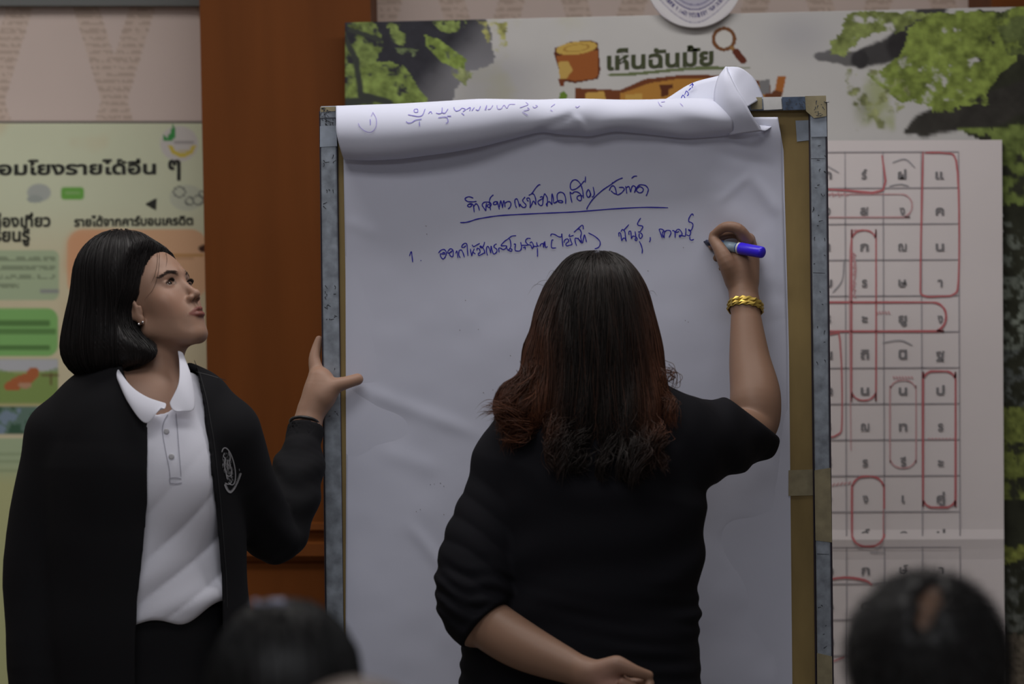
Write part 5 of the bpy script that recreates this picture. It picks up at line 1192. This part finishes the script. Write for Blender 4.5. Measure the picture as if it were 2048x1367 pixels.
# long layered hair
def hair2(P):
    Q = HE.loc(P)
    d = ell(Q, (0, -.016, .034), (.0800, .104, .092)) * HE.k
    d = smin(d, ell(P, U(1192, 650, TZ + .015), (.098, .106, .125)), .04)
    d = smin(d, ell(P, U(1187, 730, TZ - .015), (.122, .096, .12)), .04)
    d = smin(d, ell(P, U(1188, 805, TZ - .040), (.138, .074, .080)), .03)
    d = smin(d, ell(P, U(1215, 880, TZ - .085), (.095, .042, .075)), .04)
    d = smin(d, ell(P, U(1050, 812, TZ - .065), (.052, .045, .045)), .03)
    # parting groove
    d = smax(d, -cap(P, U(1182, 512, TZ - .02), U(1185, 540, TZ - .10), .004, .002), .010)
    an = P[:, 0] * 150 + 2 * np.sin(P[:, 2] * 22)
    d = d - .0022 * np.sin(an) * sst(U(0, 560, TZ)[2], U(0, 700, TZ)[2], P[:, 2]) - .003 * np.sin(P[:, 0] * 62 + 1.5 * np.sin(P[:, 2] * 16 + P[:, 0] * 8)) * (1 - sst(U(0, 900, TZ)[2], U(0, 640, TZ)[2], P[:, 2]) * .4)
    # face side stays open
    A0 = Q[:, 1] - np.interp(Q[:, 2], [-.3, -.06, .0, .04, .08, .11], [.03, .03, .035, .045, .06, .10])
    return smax(d, A0 * HE.k * .8, .01)
def hc2v(V):
    x = V[:, 0]; z = V[:, 2]; t = np.clip((U(0, 560, TZ)[2] - z) / .30, 0, 1); xr_ = (x - U(1185, 0, TZ)[0]) / .13
    side = sst(.35, .95, np.abs(xr_ + .0)) * (1 - .75 * sst(U(0, 860, TZ)[2], U(0, 900, TZ)[2], z) * (np.abs(xr_) < 1.02)) ; k = (side * (.25 + .75 * t))[:, None]
    return (1 - k) * np.array((.0125, .0090, .0078)) + k * np.array((.105, .038, .019))
skin_obj('hair', hair2, (U(960, 0, TZ)[0], TZ - .18, U(0, 985, TZ - .08)[2]), (U(1400, 0, TZ)[0], TZ + .17, U(0, 500, TZ)[2]), .0034, M['hair'], P2, lambda V: hc2v(V) * .8)
crown2 = HE.w((.004, -.02, .128))
def c2(T):
    n_, s_, _ = T.shape; c = hc2v(T.reshape(-1, 3)).reshape(T.shape); t = np.linspace(0, 1, s_)[None, :, None]
    br = (.6 + 1.5 * rng.random(n_) ** 2)[:, None, None]; hi_ = (rng.random(n_) < .16)[:, None, None] * t * np.array((.05, .019, .010)); return c * br + hi_
zt2 = U(0, 830, TZ - .05)[2]
def curl2(P_, n_, i_, ph):
    k = np.clip((zt2 + .05 * np.sin(ph * 7) - P_[:, 2]) / .09, 0, 1)[:, None] * 1.25
    s_ = np.sign(P_[:, 0] - U(1190, 0, TZ)[0])
    return k * np.stack([np.sin(ph + i_ * .8) * .9 + s_ * .25, -.35 + .5 * np.cos(ph + i_ * .8), .25 + .6 * np.cos(ph * 2 + i_ * .7)], 1)
strandset('hair_strands', hair2, P2, crown2, 7600, 32, .0142, c2, wig=.11, offr=.010, rad=.00058, curl=curl2, spread=.09, cut=.28)
# flipped curl clusters at the ends
CL = []
def spiral(a, b, r0, turns, n=26):
    a = np.array(a); b = np.array(b); d = b - a; u1 = np.cross(d, [0, 1, 0]); u1 /= np.linalg.norm(u1); u2_ = np.cross(d, u1); u2_ /= np.linalg.norm(u2_); t = np.linspace(0, 1, n)[:, None]; an = t * turns * 2 * math.pi
    return a + d * t + (u1 * np.sin(an) + u2_ * (1 - np.cos(an))) * r0 * np.minimum(1, t * 4) * (1 - .3 * t)
for (ax_, ay_, bx_, by_, r_, tn, n_) in ((1066, 735, 1030, 790, .006, .6, 90), (1052, 755, 1008, 815, .007, .7, 90), (1070, 770, 1035, 830, .008, .7, 70), (1045, 800, 978, 828, .012, .8, 60), (1040, 815, 990, 838, .016, 1.2, 80), (1045, 830, 1005, 868, .014, 1.0, 80), (1060, 840, 1020, 895, .014, 1.0, 80), (1330, 740, 1342, 770, .01, .7, 30), (1330, 790, 1348, 850, .010, .8, 60),
                                     (1120, 880, 1130, 930, .012, 1, 60), (1230, 900, 1275, 960, .014, 1, 90), (1160, 900, 1160, 950, .012, 1, 60), (1285, 880, 1290, 945, .014, 1.1, 80), (1200, 900, 1210, 960, .012, 1, 60)):
    for _ in range(n_):
        j = lambda s_: rng.normal(0, s_); y_ = TZ - (.085 if ay_ < 860 else .125)
        CL.append(spiral(U(ax_ + j(9), ay_ + j(9), y_ + j(.012)), U(bx_ + j(10), by_ + j(9), y_ - .012 + j(.012)), r_ * (1 + j(.2)), tn * (1 + j(.15))))
for _ in range(46):
    x0 = rng.uniform(1085, 1325); y0 = rng.uniform(800, 880); x1_ = x0 + rng.normal(0, 14) + (x0 - 1195) * .06; y1_ = y0 + rng.uniform(60, 100) - .16 * abs(x0 - 1225); dep = TZ - .095 - .055 * np.clip((y0 - 800) / 80., 0, 1)
    r_ = rng.uniform(.006, .012); tn = rng.uniform(.7, 1.4)
    for _k in range(34):
        j = lambda s_: rng.normal(0, s_)
        CL.append(spiral(U(x0 + j(7), y0 + j(12), dep + .02 + j(.006)), U(x1_ + j(5), y1_ + j(11), dep - .012 + j(.006)), r_ * (1 + j(.12)), tn * (1 + j(.08))))
CL = np.stack(CL); cc = hc2v(CL.reshape(-1, 3)); cc = cc * np.repeat((.7 + 1.2 * rng.random(len(CL)) ** 2), 26)[:, None] * .9 + np.array((.003, .0015, .001))
strands_mesh('curled_ends', CL, .0006, M['hair'], P2, cc)
# stray hairs over the crown
FL_ = []
for _ in range(60):
    x0 = rng.uniform(1090, 1290); y0 = np.interp(x0, [1090, 1130, 1190, 1250, 1290], [605, 552, 524, 540, 590]); dx = rng.uniform(-40, 30); dy = rng.uniform(-14, 4)
    if x0 < 1190: dx -= 18
    FL_.append(catmull([U(x0, y0 + 6, TZ), U(x0 + dx * .4, y0 + dy * .7, TZ - .01), U(x0 + dx * .8, y0 + dy, TZ - .01), U(x0 + dx * 1.1, y0 + dy * .3 + abs(dx) * .3, TZ)], 4))
strands_mesh('stray_hairs', np.stack(FL_), .00028, M['hair'], P2, np.tile(np.array((.02, .013, .011)), (len(FL_) * 13, 1)))

# marker pen held in her right hand
pa, pb = U(1407, 483, -.020), U(1527, 505, -.112)
pen = empty('marker_pen', pa, 'thick blue marker pen with a bright blue cap in the hand of the writing woman', 'pen')
lathe('nib', pa, pa + (pb - pa) * .16, [(0, .0016), (.25, .0028), (.3, .0050), (1, .0072)], M['pen_dark'], pen)
lathe('barrel', pa + (pb - pa) * .15, pa + (pb - pa) * .64, [(0, .0075), (.04, .0092), (1, .0095)], M['pen_body'], pen)
lathe('label_band', pa + (pb - pa) * .36, pa + (pb - pa) * .56, [(0, .0097), (0, .0098), (1, .0098), (1, .0097)], M['pen_label'], pen)
lathe('white_ring', pa + (pb - pa) * .585, pa + (pb - pa) * .62, [(0, .0100), (.1, .0118), (.9, .0118), (1, .0105)], M['button'], pen)
lathe('cap', pa + (pb - pa) * .61, pb, [(0, .0112), (.04, .0122), (.9, .0116), (.96, .0110), (1, .0080)], M['pen_blue'], pen)

# ------------------------------------------------------------------ audience seen from behind
def sitter(hx, hy, Y, hw_, label, shirt, hairf, seed, bald=False, female=False):
    top_ = U(hx, hy, Y); p = empty('person', top_ * np.array([1, 1, 0]), label, 'person')
    H_ = Head(basis(math.radians(180 + hw_), math.radians(-6), 0), (0, -.012, .114), top_ - [0, 0, .008], 1.02)
    bx, bz = top_[0], top_[2]
    sh = lambda q, dz: np.array([bx + q, Y + .0, bz + dz])
    def tors(P):
        Q = P * np.array([1, 1.5, 1], np.float32); c = lambda q, dy, dz, : np.array([bx + q, (Y + dy) * 1.5, bz + dz])
        d = path(Q, [c(0, -.02, -.40), c(0, -.03, -.56), c(0, -.02, -.74)], [.15, .145, .17], .05) / 1.3
        return smin(d, path(P, [sh(-.17, -.345), sh(0, -.31), sh(.17, -.345)], [.055, .06, .055], .04), .05)
    def bd(P):
        d = smin(H_.sdf(P), path(P, [H_.w((0, -.03, -.05)), sh(0, -.30)], [.054, .062], .02), .02)
        d = smin(d, smax(tors(P), -(P[:, 2] - (bz - .5)), .01), .02)
        for sx in (-1, 1): 
            d = smin(d, path(P, [sh(sx * .19, -.36), sh(sx * .235, -.62) , sh(sx * .15, -.66) + [0, .22, .02]], [.045, .04, .026], .02), .01)
            for k_ in range(4): d = smin(d, cap(P, sh(sx * (.15 - .014 * k_), -.665) + [0, .25, .015], sh(sx * (.13 - .016 * k_), -.68) + [0, .33, .01], .011, .008), .008)
            d = smin(d, cap(P, sh(sx * .125, -.65) + [0, .24, .015], sh(sx * .09, -.655) + [0, .29, .015], .011, .009), .008)
        return d
    skin_obj('body', bd, (bx - .32, Y - .2, bz - .75), (bx + .32, Y + .42, bz + .03), .006, M['skin'], p, lambda V: H_.colour(V, (.17, .095, .06)))
    def shirt_(P):
        d = tors(P) - .012
        for sx in (-1, 1): d = smin(d, path(P, [sh(sx * .185, -.36), sh(sx * .23, -.55)], [.066, .062], .02), .02)
        d = d - .002 * fold(P, (.3, .2, .8), seed, 4, 40)
        return smax(d, -path(P, [sh(0, -.20), sh(0, -.32)], [.062, .062]), .006)
    skin_obj('shirt', shirt_, (bx - .34, Y - .22, bz - .76), (bx + .34, Y + .24, bz - .2), .008, shirt, p)
    zs = .46
    def lg(P):
        d = None
        for sx in (-1, 1):
            e = path(P, [(bx + sx * .09, Y - .03, zs + .075), (bx + sx * .12, Y + .42, zs + .06), (bx + sx * .12, Y + .44, .10)], [.085, .062, .05], .02); d = e if d is None else smin(d, e, .02)
        return smin(d, cap(P, (bx - .07, Y - .04, zs + .11), (bx + .07, Y - .04, zs + .11), .11, .11), .04)
    skin_obj('trousers', lg, (bx - .25, Y - .2, .03), (bx + .25, Y + .53, zs + .26), .011, M['trouser'], p)
    for sx in (-1, 1):
        x = bx + sx * .12; skin_obj('shoe', lambda P: smax(smin(cap(P, (x, Y + .42, .045), (x, Y + .62, .034), .044, .033), sph(P, (x, Y + .44, .08), .045), .03), -(P[:, 2] - .004), .004), (x - .07, Y + .34, -.01), (x + .07, Y + .68, .15), .007, M['shoe'], p)
    hairf(p, H_, bd, top_)
    return p
def hair_short(p, H_, bd, top_):
    scalp = lambda P: path(P, [H_.w((.006, -.046, .114)), H_.w((-.008, -.080, .093)), H_.w((-.026, -.106, .062))], [.007, .0125, .011], .01)
    def f(P):
        Q = H_.loc(P); d = ell(Q, (0, -.016, .028), (.0865, .102, .0955)) * H_.k
        d = smin(d, ell(Q, (0, -.055, -.03), (.074, .05, .06)) * H_.k, .03)
        A0 = Q[:, 1] - np.interp(Q[:, 2], [-.2, -.06, .0, .04, .08, .11], [-.02, -.02, .0, .03, .055, .085])
        d = smax(d, A0 * .8, .01)
        # thin place along the swirl of the crown, scalp showing through
        t = scalp(P)
        return smax(d, -t, .008)
    col = lambda V: np.tile(np.array((.010, .0088, .0088), np.float32), (len(V), 1))
    b = U(0, 0, 0)
    lo_ = H_.o - .14; hi_ = H_.o + .15
    skin_obj('hair', lambda P: f(P) - .0016 * fold(P, (.5, .5, .5), 4, 6, 260), lo_, hi_, .0042, M['hair'], p, col)
    n = 5200; a = rng.random(n) * 2 * math.pi; zc = rng.uniform(-.5, 1, n); r_ = np.sqrt(1 - zc ** 2)
    P0 = (H_.o + H_.R @ np.array((0, -.016, .028)) + np.stack([r_ * np.cos(a) * .09, r_ * np.sin(a) * .1, zc * .1], 1)).astype(np.float32)
    P0 = P0 - f(P0)[:, None] * grad(f, P0); nn = grad(f, P0); keep = H_.loc(P0)[:, 1] < np.interp(H_.loc(P0)[:, 2], [-.2, 0, .04, .11], [-.02, .0, .03, .085]); P0, nn = P0[keep], nn[keep]; keep = (scalp(P0) > rng.uniform(-.001, .006, len(P0))) | (rng.random(len(P0)) < .45); P0, nn = P0[keep], nn[keep]
    cw = H_.w((-.012, -.085, .118)); o_ = P0 - cw; o_ /= np.linalg.norm(o_, axis=1)[:, None] + 1e-6
    tg = o_ - (o_ * nn).sum(1)[:, None] * nn; L_ = (.012 + .012 * rng.random(len(P0)))[:, None]
    T = np.stack([P0 - nn * .003 + (nn * .55 * q + tg * 1.0 * q * q + rng.normal(0, .18, P0.shape) * q) * L_ for q in (0, .33, .66, 1)], 1)
    strands_mesh('hair_strands', T, .0005, M['hair'], p, np.repeat((.008 + .022 * rng.random(len(P0)) ** 3)[:, None] * np.array([[1, .93, .92]]), 4, 0))
def hair_tied(p, H_, bd, top_):
    def f(P):
        Q = H_.loc(P); d = ell(Q, (0, -.016, .030), (.0840, .104, .0930)) * H_.k
        d = smin(d, ell(Q, (0, -.055, -.03), (.080, .06, .09)) * H_.k, .04)
        A0 = Q[:, 1] - np.interp(Q[:, 2], [-.2, -.06, .0, .04, .08, .11], [.0, .0, .02, .04, .06, .09])
        d = smax(d, A0 * .8, .01)
        return d - .0012 * np.sin(Q[:, 0] * 420 + 6 * Q[:, 1] * 30)
    skin_obj('hair', f, H_.o - .17, H_.o + .15, .0045, M['hair'], p, lambda V: np.tile(np.array((.0125, .0118, .0120), np.float32), (len(V), 1)))
    def c_(T):
        n_, s_, _ = T.shape; return np.tile((.009 + .03 * rng.random(n_) ** 3)[:, None, None] * np.array([1, .95, .95]), (1, s_, 1))
    strandset('hair_strands', f, p, H_.w((0, .0, .128)), 1500, 14, .016, c_, wig=.05, offr=.004, spread=.09)
s_a = sitter(1848, 1150, -2.55, 4, 'man in front seen from behind, short black hair thinning at the crown, lower right', M['shirt_grey'], hair_short, 31)
s_b = sitter(573, 1203, -2.5, -6, 'black-haired head in front seen from behind with a shiny clip, before the easel foot', M['shirt_brown'], hair_tied, 32)
# hair clip worn on the second head
def clip():
    p0 = U(545, 1206, -2.565); V = []
    c_ = empty('hair_clip', p0, 'small silvery hair clip glinting on top of the black-haired head', 'hair clip')
    tube('clip_bar', [p0 + np.array([x_, -.0 + .0, -.0012 - 22 * x_ * x_ * .15]) for x_ in np.linspace(-.020, .020, 9)], .0028, mat('clip_metal', (.10, .10, .13), .3, .8), c_, 8)
    for x_ in (-.019, .001, .006, .011): ico('bead', p0 + [x_, -.003, .0015], .0042, mat('clip_stone', (.28, .28, .38), .1, spec=.9), c_)
clip()
# a third listener nearer the camera: only the top of a brownish head rises into view
def hair_thin(p, H_, bd, top_):
    def f(P):
        Q = H_.loc(P); d = ell(Q, (0, -.016, .030), (.0830, .102, .0905)) * H_.k
        d = smin(d, ell(Q, (0, -.055, -.03), (.078, .055, .08)) * H_.k, .04)
        return smax(d, (Q[:, 1] - np.interp(Q[:, 2], [-.2, -.06, .0, .04, .08, .11], [-.01, -.01, .01, .03, .05, .075])) * .8, .01)
    skin_obj('hair', f, H_.o - .17, H_.o + .15, .006, M['hair'], p, lambda V: np.tile(np.array((.10, .065, .048), np.float32), (len(V), 1)))
sitter(716, 1352, -3.2, 0, 'brownish head top of the nearest listener at the bottom edge, seen from behind', M['shirt_brown'], hair_thin, 33)
